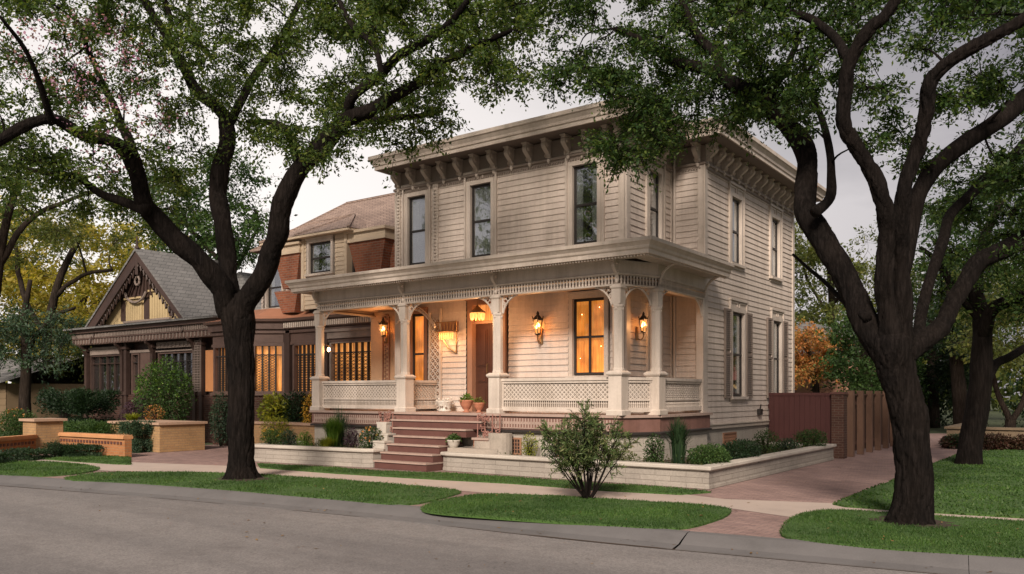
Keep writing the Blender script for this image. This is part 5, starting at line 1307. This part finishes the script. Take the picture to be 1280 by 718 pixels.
S('leafy_plant', 'golden leaved shrub beside the leftmost porch column', 'plant', 388, 490, 20, 16.2, .5, 900, .05, 'petalyellow', 30, ry=.3)
S('low_shrub', 'low yellow and green plants beneath the lime leaved plant', 'shrub', 345, 520, 50, 15.5, .3, 1400, .05, 'leaflime', 31, ry=.3)
# far left garden
S('flowering_bush', 'large light green bush before the dark gabled house', 'bush', 205, 450, 86, 15.6, .4, 7500, .085, 'leafgreen', 40, ry=.8, extra=[('leaves', 'leafbright', 160, .06)])
S('low_shrub', 'dark purple leaved shrub at the foot of the large bush', 'shrub', 175, 498, 60, 15.2, .5, 3000, .06, 'petalpurple', 41, ry=.5)
S('flower_clump', 'orange and yellow flowers below the large light green bush', 'flowers', 193, 505, 26, 14.8, .75, 500, .05, 'leaforange', 42, ry=.3)
S('flower_clump', 'yellow green spiky leaves beside the orange flowers', 'flowers', 165, 515, 40, 14.4, .75, 120, .02, 'leaflime', 43, 'spiky')
S('dark_hedge', 'long dark clipped hedge before the dark gabled house', 'hedge', 98, 489, 122, 15.2, 0, 30000, .075, 'leafdark', 44, 'hedge', ry=.7)
S('low_hedge', 'lower mid green hedge behind the orange brick wall', 'hedge', 118, 528, 110, 13.2, 0, 14000, .055, 'leafgreen', 45, 'hedge', ry=.5)
S('weeping_hedge', 'grey green weeping hedge covering the end of the brick planter', 'hedge', 172, 527, 42, 13.2, 0, 15000, .045, 'leafblue', 46, 'hedge', ry=.35)
S('flowering_bush', 'dark bush with a few orange flowers behind the low garden wall', 'bush', 22, 510, 56, 12.0, 0, 5500, .06, 'leafgreen', 47, ry=.6, extra=[('blossom', 'leaforange', 14, .05)])
S('leafy_plant', 'broad leaved dark plant against the tan brick planter', 'plant', 234, 537, 30, 15.0, 0, 420, .11, 'leafgreen', 48, ry=.3)
S('climbing_shrub', 'upright blue green shrub against the dark brick pier', 'shrub', 276, 490, 26, 16.2, 0, 3200, .06, 'leafblue', 49, ry=.3)
S('low_hedge', 'small round clipped shrub at the foot of the brick pier', 'shrub', 69, 550, 18, 10.75, 0, 1100, .035, 'leafdark', 50)
c1, c2 = G2(-40, 590), G2(158, 566); v = Vector(c2) - Vector(c1)
a1_, a2_ = G2(-60, 588), G2(60, 570)
shrub('ground_cover', 'low dark creeping hedge along the foot of the garden walls', 'ground cover', (G2(80, 568)[0]), (G2(80, 568)[1]), 0, 1.9, .42, .30, 20000, .045, 'leafdark', 51, 'hedge', rotz=-.15)
shrub('ground_cover', 'low creeping hedge at the left edge beside the grass strip', 'ground cover', (G2(5, 578)[0]), (G2(5, 578)[1]), 0, .5, 1.5, .26, 13000, .045, 'leafdark', 52, 'hedge', rotz=.6)
for i, (px, w, lab) in enumerate(((1145, 60, 'dark ivy clump at the driveway corner of the tan garden wall'), (1205, 50, 'reddish dark shrub before the tan wall left of its gap'), (1245, 44, 'reddish dark shrub before the tan wall near the photo edge'), (1290, 50, 'dark shrub before the tan wall at the very edge'))):
    if i: S('wall_shrub', lab, 'shrub', px, 543, w, 29.0, 0, 2200, .07, 'russet' if i > 1 else 'leafdark', 60 + i, ry=.3)
S('wall_shrub', lab if False else 'dark reddish plant at the left end of the tan garden wall', 'shrub', 1190, 545, 26, 29.0, 0, 1200, .07, 'russet', 66, ry=.3)

# potted plants
def urn(label, x, y, z, s, mat, n, leafm, seed, cat='potted plant', group=None):
    o = thing('potted_plant', label, cat, (x, y, z), group)
    m = MB(); m.lathe((x, y, z), [(.09 * s, 0), (.10 * s, .02 * s), (.05 * s, .05 * s), (.10 * s, .10 * s), (.155 * s, .20 * s), (.165 * s, .26 * s), (.18 * s, .28 * s), (.18 * s, .31 * s), (.15 * s, .31 * s), (.14 * s, .27 * s)], 16); m.build('pot', mat, o, True)
    r = np.random.default_rng(seed); d = r.normal(size=(n, 3)); d[:, 2] = np.abs(d[:, 2]); d /= np.linalg.norm(d, axis=1)[:, None]
    P = d * (r.random(n) ** .5)[:, None] * .17 * s + np.array([x, y, z + .29 * s]); np_mesh('foliage', leaf_verts(r, P, .06 * s, D=d), 4, leafm, o)
    return o
urn('terracotta urn with a small green plant at the top of the stairs', -12.32, 15.15, F1, .95, 'terracotta', 260, 'leafbright', 1, group='pots by the front door')
urn('terracotta bowl of reddish plants just right of the taller urn', -11.98, 15.2, F1, .75, 'terracotta', 220, 'leafolive', 2, group='pots by the front door')
p = onY(567, 556, 14.25); urn('squat stone pot of spiky greenery on the rounded planter nose', p.x, 14.25, .41, .85, 'stone', 420, 'leafgreen', 3)
p = onY(556, 512, 15.7)
o = thing('cast_planter', 'white pierced cast planter on the porch below the fretwork screen', 'planter', (p.x, 15.7, F1)); m = MB()
m.lathe((p.x, 15.7, F1), [(.16, 0), (.17, .03), (.13, .06), (.19, .16), (.22, .24), (.23, .27)], 14); m.build('bowl', 'white', o, True)
m = MB(); r_ = random.Random(4)
for i in range(22):
    a = r_.uniform(0, 2 * PI); z = F1 + r_.uniform(.1, .34); rr = .2; m.lathe((p.x + rr * math.cos(a), 15.7 + rr * math.sin(a), z), [(.004, -.035), (.035, 0), (.004, .035)], 6)
m.build('cast_ornament', 'white', o)

def hedge_at(label, x, y, rx, ry, h, n, leaf, mat, seed): return shrub('rear_hedge', label, 'hedge', x, y, 0, rx, ry, h, n, leaf, mat, seed, 'hedge')
hedge_at('tall dark hedge closing the far end of the driveway', -5, 50, 9, 1.2, 3.2, 9000, .22, 'leafdark', 70)
hedge_at('dark hedge under the trees behind the tan garden wall', 9, 41, 8, 1.0, 1.6, 7000, .16, 'leafgreen', 71)
hedge_at('shadowed hedge at the far left behind the ochre bungalow corner', -47, 27, 8, 1.2, 3.0, 9000, .2, 'leafdark', 72)

# low tangled bedding plants filling both cream planters
rb = np.random.default_rng(77); Q = []
for poly, z, k in (([(-11.8, 14.2), (-5.95, 14.2), (-5.95, 21.9), (-7.4, 21.9), (-7.4, 15.6), (-8.2, 14.7), (-11.8, 14.7)], .30, 260), ([(-17.5, 13.3), (-14.1, 13.65), (-14.4, 14.6), (-17.5, 14.6)], .32, 120)):
    for x, y in sample_poly(rb, poly, k):
        if noise.noise(Vector((x * 1.3, y * 1.3, 1))) < -.12: continue
        r = rb.uniform(.05, .13); q = rb.normal(size=(34, 3)) * r; q[:, 2] = np.abs(q[:, 2]) * rb.uniform(.5, 1.1); Q.append(q + np.array([x, y, z]))
tag(np_mesh('bedding_leaves', leaf_verts(rb, np.vstack(Q), .045, up=.5), 4, 'bedding'), 'low tangled green and russet bedding plants in the planters', 'plants', kind='stuff')
# ------------------------------------------------------------------ trees
def tree(name, label, limbs, blobs, barkm, leafm, leaf, seed, base, nodes_r=.03, twigs=9, leaves=26, crad=.55, sides=16, jit=.10, extra=None, group=None, tw=.02, big=False):
    """limbs: rows (px, py, depth, radius); blobs: (polygon, count, nearest, farthest). Trunk, boughs, twigs and a leafy crown"""
    rnd = random.Random(seed); rng = np.random.default_rng(seed); o = thing(name, label, 'tree', base, group)
    nodes = []; m = MB()
    for li, L in enumerate(limbs):
        pts = []
        for (px, py, dep, r) in L: p = at(px, py, dep); pts.append((p.x, p.y, p.z, r))
        sp = spline(pts, 5); P = [Vector(v[:3]) for v in sp]; Rr = [max(.012, v[3] * (.92 if li > 0 else 1)) for v in sp]
        wob = [Vector((noise.noise(p * 1.3 + Vector((li, 0, 0))), noise.noise(p * 1.3 + Vector((0, li, 5))), noise.noise(p * 1.3 + Vector((9, 0, li))))) for p in P]
        if li > 0: P = [p + w * min(.11, r * 1.0) for p, w, r in zip(P, wob, Rr)]
        if li == 0 and big:
            K_ = 5; P = [P[i].lerp(P[i + 1], t / K_) for i in range(len(P) - 1) for t in range(K_)] + [P[-1]]; Rr = [Rr[i] + (Rr[i + 1] - Rr[i]) * t / K_ for i in range(len(Rr) - 1) for t in range(K_)] + [Rr[-1]]
        elif big and Rr[0] > .12: P = [P[i].lerp(P[i + 1], t / 2) for i in range(len(P) - 1) for t in range(2)] + [P[-1]]; Rr = [Rr[i] + (Rr[i + 1] - Rr[i]) * t / 2 for i in range(len(Rr) - 1) for t in range(2)] + [Rr[-1]]
        m.tube(P, Rr, (90 if li == 0 else 44 if Rr[0] > .12 else 12) if big else (sides if Rr[0] > .12 else 9), jit, flare=seed * 1.7 if li == 0 else None)
        if li > 0 or len(limbs) == 1:
            for p, r in list(zip(P, Rr))[2:]: nodes.append((p, r))
    m.build('trunk', barkm, o, True)
    C = []
    for (poly, cnt, d0, d1) in blobs:
        q = sample_poly(rng, poly, cnt); dd = rng.uniform(d0, d1, cnt)
        for (x, y), d in zip(q, dd): C.append(at(x, y, d))
    NP = np.array([tuple(n[0]) for n in nodes]); NR = [n[1] for n in nodes]
    dist = [np.min(np.linalg.norm(NP - np.array(c), axis=1)) for c in C]
    order = sorted(range(len(C)), key=lambda i: dist[i]); b = MB(); tc = []; td = []; LC = []; LD = []
    for i in order:
        c = C[i]; dv = np.linalg.norm(NP - np.array(c), axis=1); k = int(np.argmin(dv)); p = Vector(NP[k]); L = (c - p).length
        if L > .15:
            mid = p.lerp(c, .5) + Vector((rnd.gauss(0, 1), rnd.gauss(0, 1), rnd.gauss(.25, .8))) * L * .13
            sp = [Vector(v) for v in spline([tuple(p), tuple(mid), tuple(c)], 4)]; r0 = min(NR[k] * .8, nodes_r * (.5 + L * .25)); rr = [max(.006, r0 * (1 - .75 * j / (len(sp) - 1))) for j in range(len(sp))]
            b.tube(sp, rr, 5, 0)
            NP = np.vstack([NP, np.array([tuple(v) for v in sp[2:]])]); NR += rr[2:]
        rad = crad * rnd.uniform(.6, 1.3)
        for t in range(twigs):
            d = Vector((rnd.gauss(0, 1), rnd.gauss(0, 1), rnd.gauss(-.05, .5))).normalized(); e = c + d * rad * rnd.uniform(.5, 1.1) + Vector((0, 0, -.08 * rad)); s = c.lerp(p, rnd.uniform(0, .25)) if L > .15 else c
            b.tube([s, s.lerp(e, .5) + Vector((0, 0, .05)), e], [.008, .006, .003], 3, 0, cap=False)
            tc.append((s, e, d))
    b.build('branches', barkm, o)
    S0 = np.array([tuple(t[0]) for t in tc]); E0 = np.array([tuple(t[1]) for t in tc]); D0 = np.array([tuple(t[2]) for t in tc]); n = len(tc) * leaves
    k = np.repeat(np.arange(len(tc)), leaves); t = rng.uniform(.25, 1.08, n)[:, None]; P = S0[k] * (1 - t) + E0[k] * t + rng.normal(size=(n, 3)) * (crad * .085)
    np_mesh('crown', leaf_verts(rng, P, leaf, D=D0[k] * .6, up=.5), 4, leafm, o)
    if extra:
        nm, mt, polys, ls = extra; Q = []
        for (poly, cnt, d0, d1) in polys:
            for (x, y), d in zip(sample_poly(rng, poly, cnt), rng.uniform(d0, d1, cnt)): Q.append(tuple(at(x, y, d)))
        Q = np.repeat(np.array(Q), 16, 0); Q = Q + rng.normal(size=Q.shape) * .13; np_mesh(nm, leaf_verts(rng, Q, ls, aspect=.8), 4, mt, o)
    return o
def px2m(r, d): return r * d / FPX * .88
def LB(rows, d0, d1):
    """rows of (px, py, half width in photo pixels) with the distance running from d0 to d1"""
    n = len(rows); out = []
    for i, (x, y, r) in enumerate(rows): d = d0 + (d1 - d0) * i / max(1, n - 1); out.append((x, y, d, px2m(r, d)))
    return out
D1 = 16.36
treeL = [LB([(303, 607, 29), (303, 598, 22), (302, 578, 18), (301, 520, 17.5), (301, 460, 18), (299, 425, 20), (297, 400, 23), (296, 380, 22), (296, 368, 14)], D1, D1),
 LB([(292, 395, 18), (280, 368, 17), (255, 333, 16), (222, 297, 15), (190, 268, 14), (180, 252, 12.5), (174, 218, 12), (162, 192, 11), (138, 174, 9), (100, 167, 7.5), (66, 151, 7), (30, 162, 7.5), (-30, 190, 6)], D1, 13.6),
 LB([(186, 262, 9), (160, 253, 7), (128, 243, 6), (95, 222, 5), (55, 216, 3.5), (20, 205, 2.5)], 15.2, 15.8),
 LB([(168, 205, 8), (158, 170, 7), (140, 130, 5.5), (118, 80, 4.5), (100, 30, 3.5)], 15.0, 17.0),
 LB([(66, 152, 6), (52, 110, 4.5), (30, 60, 3.5), (0, 20, 2.5)], 14.0, 12.5),
 LB([(293, 385, 16), (285, 345, 13), (281, 300, 12.5), (276, 258, 13.5), (272, 232, 13), (280, 195, 12), (284, 158, 11), (284, 145, 9)], D1, 17.4),
 LB([(286, 152, 9), (268, 128, 8.5), (243, 106, 8), (224, 76, 7.5), (209, 50, 6.5), (190, 20, 5.5), (172, -15, 5)], 17.4, 17.0),
 LB([(207, 55, 4.5), (214, 28, 4), (206, 0, 4), (198, -30, 3)], 17.1, 18.0),
 LB([(284, 158, 8), (300, 122, 6.5), (326, 85, 6), (352, 45, 5), (378, -5, 4)], 17.4, 18.5),
 LB([(300, 395, 18), (318, 362, 16), (340, 315, 15), (352, 268, 14.5), (374, 218, 13), (404, 178, 12), (436, 152, 11), (468, 136, 9), (505, 112, 7.5), (545, 88, 6.5), (590, 60, 4.5), (640, 38, 3)], D1, 14.2),
 LB([(438, 150, 8.5), (444, 118, 8), (478, 92, 7.5), (500, 70, 7), (535, 48, 6), (572, 20, 5.5), (600, -15, 4)], 15.3, 13.2),
 LB([(376, 214, 8), (371, 185, 7), (357, 162, 6.5), (333, 152, 4.5), (308, 152, 3)], 15.6, 16.8),
 LB([(388, 192, 7), (400, 172, 6), (425, 155, 5), (470, 150, 4.5), (515, 146, 4), (550, 140, 2.5)], 15.6, 16.4),
 LB([(480, 95, 5), (470, 60, 4.5), (440, 30, 4), (420, -10, 3)], 14.4, 15.6),
 LB([(355, 262, 4), (362, 235, 3), (372, 215, 2)], 16.2, 16.6)]
pL = [([(-70, -70), (240, -70), (250, 60), (240, 150), (190, 195), (100, 175), (60, 205), (-70, 215)], 118, 13.6, 20.5),
      ([(220, -70), (480, -70), (490, 60), (455, 130), (400, 165), (330, 175), (285, 150), (240, 120)], 115, 15.6, 20.5),
      ([(450, -70), (700, -70), (672, 30), (620, 90), (570, 115), (520, 150), (470, 150), (450, 90)], 90, 13.4, 19.0),
      ([(-60, 195), (90, 190), (150, 215), (190, 240), (120, 270), (20, 250), (-60, 260)], 14, 14, 17),
      ([(340, 160), (470, 150), (545, 140), (500, 185), (430, 205), (360, 195)], 14, 14.5, 17),
      ([(600, 60), (690, 60), (660, 110), (620, 115)], 5, 13, 15), ([(510, 120), (565, 120), (560, 160), (510, 165)], 6, 15.6, 16.8), ([(180, 190), (260, 170), (260, 220), (200, 240)], 6, 16, 18)]
tree('street_tree', 'large dark trunked street tree standing on the left grass strip', treeL, pL, 'bark', 'leafL', .075, 21, (T1[0], T1[1], 0), crad=.60, twigs=12, leaves=30, sides=22, jit=.13,
     extra=('blossom', 'petalpink', [([(0, 20), (150, 10), (190, 60), (150, 130), (60, 120), (0, 60)], 60, 13, 17), ([(60, 160), (220, 90), (240, 150), (120, 220)], 26, 13.5, 16)], .05), group='street trees', big=True)

D2 = 10.75
treeR = [LB([(1137, 666, 38), (1138, 650, 28), (1141, 625, 24.5), (1141, 580, 23), (1137, 530, 23), (1128, 490, 23.5), (1118, 455, 26), (1112, 430, 27), (1110, 412, 18)], D2, D2),
 LB([(1108, 448, 20), (1085, 400, 19), (1062, 355, 18), (1035, 310, 17.5), (1016, 275, 17), (1014, 245, 16), (1014, 212, 15), (1000, 180, 14), (978, 150, 13.5), (955, 122, 12.5), (930, 108, 11), (900, 96, 9.5), (870, 84, 8), (840, 72, 6.5), (805, 50, 5), (770, 35, 3)], D2, 13.6),
 LB([(1020, 268, 9), (1036, 246, 8), (1038, 212, 7), (1034, 176, 5.5), (1024, 140, 4.5), (1010, 105, 3.5), (1006, 70, 2.5)], D2 + .3, 12.4),
 LB([(902, 98, 8), (894, 72, 7.5), (878, 52, 7), (862, 28, 6), (850, -10, 5)], 12.8, 13.4),
 LB([(955, 122, 8), (975, 98, 6), (990, 70, 5), (1000, 40, 4)], 12.2, 13.5),
 LB([(1112, 440, 20), (1108, 380, 14), (1106, 325, 13), (1104, 278, 12), (1090, 228, 11.5), (1066, 186, 10.5), (1054, 152, 10), (1057, 112, 9.5), (1062, 75, 9.5), (1082, 42, 9), (1110, 18, 8), (1128, -15, 7)], D2, 9.6),
 LB([(1060, 75, 8), (1048, 50, 7), (1020, 30, 6), (985, 18, 5), (940, 0, 3.5)], 10.0, 11.5),
 LB([(1118, 440, 20), (1124, 375, 15), (1126, 320, 13), (1128, 268, 11.5), (1134, 225, 11), (1150, 188, 10), (1155, 140, 9.5), (1160, 105, 9), (1185, 78, 9), (1225, 54, 8.5), (1270, 28, 8), (1330, -10, 7)], D2, 9.4),
 LB([(1124, 370, 13), (1140, 295, 13.5), (1156, 240, 13), (1172, 205, 12.5), (1205, 178, 13), (1245, 152, 13.5), (1290, 122, 13), (1360, 90, 10)], D2 + .2, 11.6),
 LB([(1125, 445, 18), (1155, 426, 14), (1180, 402, 12.5), (1200, 365, 12), (1222, 330, 12.5), (1250, 312, 12.5), (1290, 296, 12), (1360, 270, 9)], D2, 11.8),
 LB([(1150, 428, 10), (1160, 372, 8.5), (1170, 320, 8), (1186, 278, 8), (1215, 240, 8), (1255, 205, 7), (1300, 160, 6)], D2 + .3, 13.2),
 LB([(1085, 400, 7), (1050, 372, 4), (1022, 345, 3), (990, 318, 2)], D2, 12.6)]
pR = [([(670, -70), (900, -70), (920, 40), (890, 110), (830, 120), (760, 110), (700, 75)], 80, 12.6, 17.0),
      ([(880, -70), (1150, -70), (1130, 20), (1050, 110), (1000, 150), (950, 140), (890, 100)], 90, 10.6, 15.5),
      ([(1130, -70), (1370, -70), (1370, 180), (1290, 230), (1200, 160), (1150, 120)], 100, 10.0, 15.0),
      ([(1060, 110), (1140, 110), (1150, 210), (1100, 200)], 9, 10.5, 13),
      ([(740, 95), (870, 95), (890, 150), (840, 175), (770, 185), (735, 150)], 30, 12.6, 14.6),
      ([(745, 170), (850, 160), (830, 205), (770, 215)], 8, 12.6, 14.0),
      ([(880, 120), (985, 120), (980, 155), (900, 160)], 9, 12, 14),
      ([(1190, 200), (1370, 200), (1370, 360), (1260, 330), (1200, 270)], 34, 10.5, 15),
      ([(672, 90), (705, 90), (700, 125), (675, 125)], 3, 13, 14)]
tree('street_tree', 'thick forked street tree leaning left on the right grass strip', treeR, pR, 'bark', 'leafR', .062, 33, (T2[0], T2[1], 0), crad=.47, twigs=12, leaves=32, sides=26, jit=.13, group='street trees', big=True)
D3 = 19.8
tree3 = [LB([(1211, 588, 24), (1211, 578, 18), (1215, 545, 15.5), (1222, 510, 15), (1226, 470, 14.5), (1228, 425, 13), (1226, 392, 11), (1215, 355, 9)], D3, D3),
 LB([(1228, 420, 11), (1240, 388, 10), (1262, 372, 9), (1300, 362, 8)], D3, D3 - 1), LB([(1226, 480, 8), (1245, 458, 7), (1275, 440, 6), (1310, 420, 5)], D3, D3 + 1.5),
 LB([(1226, 395, 9), (1222, 350, 8), (1232, 300, 7), (1250, 250, 6)], D3, D3 + 1), LB([(1222, 400, 7), (1195, 365, 6), (1175, 330, 5), (1150, 310, 3)], D3, D3 + 1)]
tree('lawn_tree', 'slender dark tree standing on the right hand lawn', tree3, [([(1150, 230), (1360, 200), (1360, 400), (1290, 400), (1230, 340), (1160, 330)], 60, 17, 23), ([(1170, 340), (1215, 345), (1205, 390), (1175, 385)], 4, 19, 21)], 'bark', 'leafR', .10, 44, (T3[0], T3[1], 0), crad=.8, twigs=10, leaves=26, sides=16)

def bg(name, label, px, depth, base_y, limbs, blobs, leafm, leaf, seed, crad, twigs=10, leaves=26, barkm='barkfar', **k):
    p = at(px, 493, depth); L = [LB(l, depth, depth + dd) for l, dd in limbs]
    return tree(name, label, L, [(poly, c, depth - d, depth + d) for poly, c, d in blobs], barkm, leafm, leaf, seed, (p.x, p.y, 0), crad=crad, twigs=twigs, leaves=leaves, sides=8, jit=.08, nodes_r=.05, **k)
def gy(depth): return HORY + EYE * FPX / depth
# left side
bg('garden_tree', 'dark straight trunked tree at the left edge behind the hedge', 32, 36, 0, [([(32, 541, 10), (31, 500, 8), (33, 450, 7), (30, 400, 5), (38, 350, 3)], 0), ([(33, 440, 4), (60, 400, 3.5), (95, 385, 2)], 1)], [([(-60, 395), (60, 385), (110, 395), (100, 430), (60, 452), (-60, 452)], 40, 3)], 'leafblue', .13, 51, 1.0)
bg('garden_tree', 'leaning gnarled tree between the edge trunk and the gabled house', 76, 40, 0, [([(82, 536, 9), (74, 500, 8), (62, 465, 7), (58, 425, 6.5), (66, 380, 6), (78, 340, 5), (98, 300, 4)], 0), ([(62, 430, 5), (40, 390, 4), (25, 350, 4), (20, 300, 3)], 2), ([(70, 370, 4), (100, 345, 3), (140, 338, 2.5)], 0), ([(76, 500, 6), (52, 485, 5), (40, 465, 4)], -1)],
   [([(-60, 250), (120, 240), (170, 290), (165, 330), (110, 350), (40, 330), (-60, 340)], 27, 4), ([(60, 400), (115, 390), (120, 470), (70, 470)], 12, 2)], 'leafolive', .15, 52, 1.1)
bg('yellow_tree', 'sunlit yellow green tree behind the gabled house', 95, 52, 0, [([(95, 527, 7), (97, 460, 6), (100, 400, 5), (110, 350, 4)], 0), ([(98, 400, 4), (130, 370, 3), (170, 350, 2)], 1)],
   [([(-80, 290), (60, 275), (200, 280), (240, 330), (230, 400), (110, 440), (-80, 430)], 150, 5)], 'leafyellow', .26, 53, 1.8)
bg('yellow_tree', 'second paler yellow tree at the far left edge', 5, 60, 0, [([(5, 522, 6), (0, 460, 5), (-5, 380, 4), (0, 320, 3)], 0)], [([(-160, 260), (40, 250), (70, 350), (40, 470), (-160, 470)], 80, 5)], 'leafyellow', .28, 54, 2.0)
bg('garden_tree', 'rounded green tree rising behind the roof of the gabled house', 280, 36, 0, [([(285, 541, 9), (284, 470, 8), (286, 400, 7), (278, 330, 6), (270, 280, 4)], 0), ([(284, 350, 4), (310, 310, 3), (325, 280, 2)], 1), ([(280, 330, 4), (240, 290, 3), (210, 260, 2)], 1)],
   [([(180, 215), (260, 180), (320, 215), (335, 290), (300, 340), (230, 330), (180, 290)], 72, 3)], 'leafgreen', .15, 55, 1.15)
bg('garden_tree', 'tall thin leaved tree at the upper left behind the street tree', -30, 24, 0, [([(-30, 566, 10), (-20, 480, 9), (-8, 380, 8), (5, 290, 6), (25, 220, 4)], 0), ([(0, 330, 5), (40, 270, 4), (90, 250, 3), (120, 240, 2)], 1)],
   [([(-90, 180), (30, 200), (110, 230), (60, 270), (-90, 300)], 18, 3), ([(130, 245), (190, 240), (240, 200), (215, 290), (150, 275)], 12, 2)], 'leafL', .11, 56, .85)
# right side
bg('orange_tree', 'orange blossomed tree showing just past the back corner of the house', 1020, 46, 0, [([(1022, 531, 6), (1020, 490, 5), (1015, 455, 4), (1005, 425, 3)], 0), ([(1018, 470, 3), (1035, 440, 2)], 0)], [([(955, 415), (1030, 412), (1050, 430), (1040, 460), (1010, 475), (955, 470)], 75, 2.5)], 'leaforange', .15, 61, 1.0)
bg('garden_tree', 'dense dark green tree above the brown side fence', 1085, 40, 0, [([(1088, 537, 7), (1086, 490, 6), (1080, 440, 5), (1075, 400, 3)], 0), ([(1084, 460, 4), (1055, 440, 3)], 0)], [([(1030, 420), (1075, 385), (1125, 400), (1150, 450), (1120, 505), (1060, 500), (1035, 470)], 75, 2.5)], 'leafgreen', .15, 62, 1.0)
bg('garden_tree', 'tall airy yellow green tree behind the orange blossomed tree', 1040, 60, 0, [([(1045, 522, 7), (1043, 450, 6), (1040, 380, 5), (1035, 320, 3)], 0), ([(1041, 400, 3), (1010, 350, 2), (998, 300, 1.5)], 0), ([(1041, 380, 3), (1080, 330, 2)], 0)], [([(950, 270), (1030, 290), (1110, 300), (1160, 380), (1110, 420), (1060, 400), (1000, 400), (950, 390)], 85, 5)], 'leafolive', .24, 63, 1.7)
bg('dark_conifer', 'dark spreading evergreen between the leaning tree and the slender one', 1165, 42, 0, [([(1168, 535, 8), (1166, 480, 7), (1164, 400, 5), (1162, 340, 3)], 0), ([(1166, 450, 4), (1195, 440, 3)], 0)], [([(1130, 360), (1175, 330), (1215, 360), (1225, 440), (1200, 500), (1150, 500), (1130, 440)], 85, 3)], 'leafdark', .15, 64, 1.15)
bg('garden_tree', 'forked dark trunk standing behind the tan garden wall', 1263, 33, 0, [([(1263, 548, 9), (1263, 535, 7), (1263, 525, 7)], 0), ([(1263, 530, 5), (1250, 500, 4), (1240, 465, 3.5), (1232, 430, 3)], 0), ([(1263, 530, 5), (1280, 495, 4), (1290, 450, 3.5), (1300, 400, 3)], 0)], [([(1190, 330), (1340, 300), (1340, 450), (1290, 470), (1240, 450), (1200, 430)], 70, 4)], 'leafolive', .14, 65, 1.1)
bg('garden_tree', 'far leafy tree filling the gap at the right edge', 1320, 50, 0, [([(1320, 528, 8), (1318, 440, 7), (1310, 340, 5)], 0)], [([(1140, 260), (1300, 220), (1500, 240), (1500, 460), (1320, 470), (1180, 420)], 120, 6)], 'leafgreen', .24, 66, 1.9)
bg('garden_tree', 'brown trunked tree seen left of the slender lawn tree', 1200, 36, 0, [([(1202, 541, 11), (1200, 500, 10), (1196, 460, 9), (1192, 400, 7), (1185, 350, 4)], 0)], [([(1170, 380), (1230, 380), (1230, 450), (1180, 460)], 20, 2)], 'leafdark', .14, 67, 1.0)
bg('garden_tree', 'small pale leaved tree at the end of the driveway', 1140, 44, 0, [([(1141, 533, 4), (1140, 510, 3), (1138, 490, 3)], 0)], [([(1115, 455), (1165, 455), (1170, 500), (1120, 505)], 22, 2)], 'leafgreen', .14, 68, .8)

# ------------------------------------------------------------------ far wood closing the view all round
rng = np.random.default_rng(5); C = []
for th in np.linspace(0, 2 * PI, 260, endpoint=False):
    r = 95 + 12 * math.sin(th * 7) ; x, y = r * math.cos(th), r * math.sin(th) + 10; h = 4.5 + 1.6 * math.sin(th * 23) + 1.0 * math.sin(th * 51)
    n = 210; P = rng.normal(size=(n, 3)) * np.array([1.4, 1.4, 0]) + np.array([x, y, 0]); P[:, 2] = rng.random(n) ** .8 * h; C.append(P)
C = np.vstack(C); tag(np_mesh('far_wood', leaf_verts(rng, C, .9, up=.2), 4, 'leafolive'), 'distant line of green trees beyond the gardens', 'trees', kind='stuff')

# ------------------------------------------------------------------ sky, sun
w = bpy.data.worlds.new('World'); scene.world = w; w.use_nodes = True; nt = w.node_tree; bgn = nt.nodes['Background']
SUN_EL, SUN_AZ = 33.0, 0.0
to_sun = Vector((.42, -.907, 0)).normalized()                    # towards the sun lamp, added behind the camera to brighten the house fronts
sk = nt.nodes.new('ShaderNodeTexSky'); sk.sky_type = 'NISHITA'; sk.sun_disc = False; sk.sun_elevation = R(SUN_EL); sk.sun_rotation = math.atan2(to_sun.x, to_sun.y); sk.dust_density = 4.0
tc = nt.nodes.new('ShaderNodeTexCoord')
mp = nt.nodes.new('ShaderNodeMapping'); mp.inputs['Scale'].default_value = (1.2, 1.2, 3.5); nt.links.new(tc.outputs['Generated'], mp.inputs['Vector'])
n1 = noise_tex(nt, mp.outputs[0], 1.6, 7, .55)
cl = ramp(nt, n1, [(.38, (2.1, 1.98, 2.15)), (.52, (3.3, 3.02, 3.18)), (.66, (5.4, 4.95, 5.0))])
# thinner, brighter veil low over the houses on the left
dp = nt.nodes.new('ShaderNodeVectorMath'); dp.operation = 'DOT_PRODUCT'; gd = (at(250, 330, 10) - Vector((0, 0, EYE))).normalized(); dp.inputs[1].default_value = tuple(gd)
nrm = nt.nodes.new('ShaderNodeVectorMath'); nrm.operation = 'NORMALIZE'; nt.links.new(tc.outputs['Generated'], nrm.inputs[0]); nt.links.new(nrm.outputs[0], dp.inputs[0])
gl = ramp(nt, dp.outputs['Value'], [(.62, (0, 0, 0)), (.86, (.45, .45, .45)), (1.0, (1, 1, 1))])
cl = mixc(nt, gl, cl, (11.0, 10.2, 9.7))
mixn = mixc(nt, .88, sk.outputs[0], cl)
nt.links.new(mixn, bgn.inputs['Color']); bgn.inputs['Strength'].default_value = .10
sl = bpy.data.lights.new('sun', 'SUN'); sl.energy = 5.0; sl.angle = R(14); sl.color = (1.0, .87, .75); so_ = bpy.data.objects.new('sun', sl); COL.objects.link(so_)
dirv = Vector((to_sun.x * math.cos(R(SUN_EL)), to_sun.y * math.cos(R(SUN_EL)), math.sin(R(SUN_EL)))); so_.rotation_euler = dirv.to_track_quat('Z', 'Y').to_euler()
so_.location = dirv * 60
vs = scene.view_settings; vs.view_transform = 'Standard'; vs.look = 'None'; vs.exposure = 0.12; vs.gamma = 1.0; vs.use_curve_mapping = False
scene.cycles.max_bounces = 6; scene.cycles.transparent_max_bounces = 12; scene.cycles.diffuse_bounces = 3; scene.cycles.glossy_bounces = 3; scene.cycles.transmission_bounces = 4
scene.cycles.use_denoising = True; scene.cycles.sample_clamp_indirect = 6.0
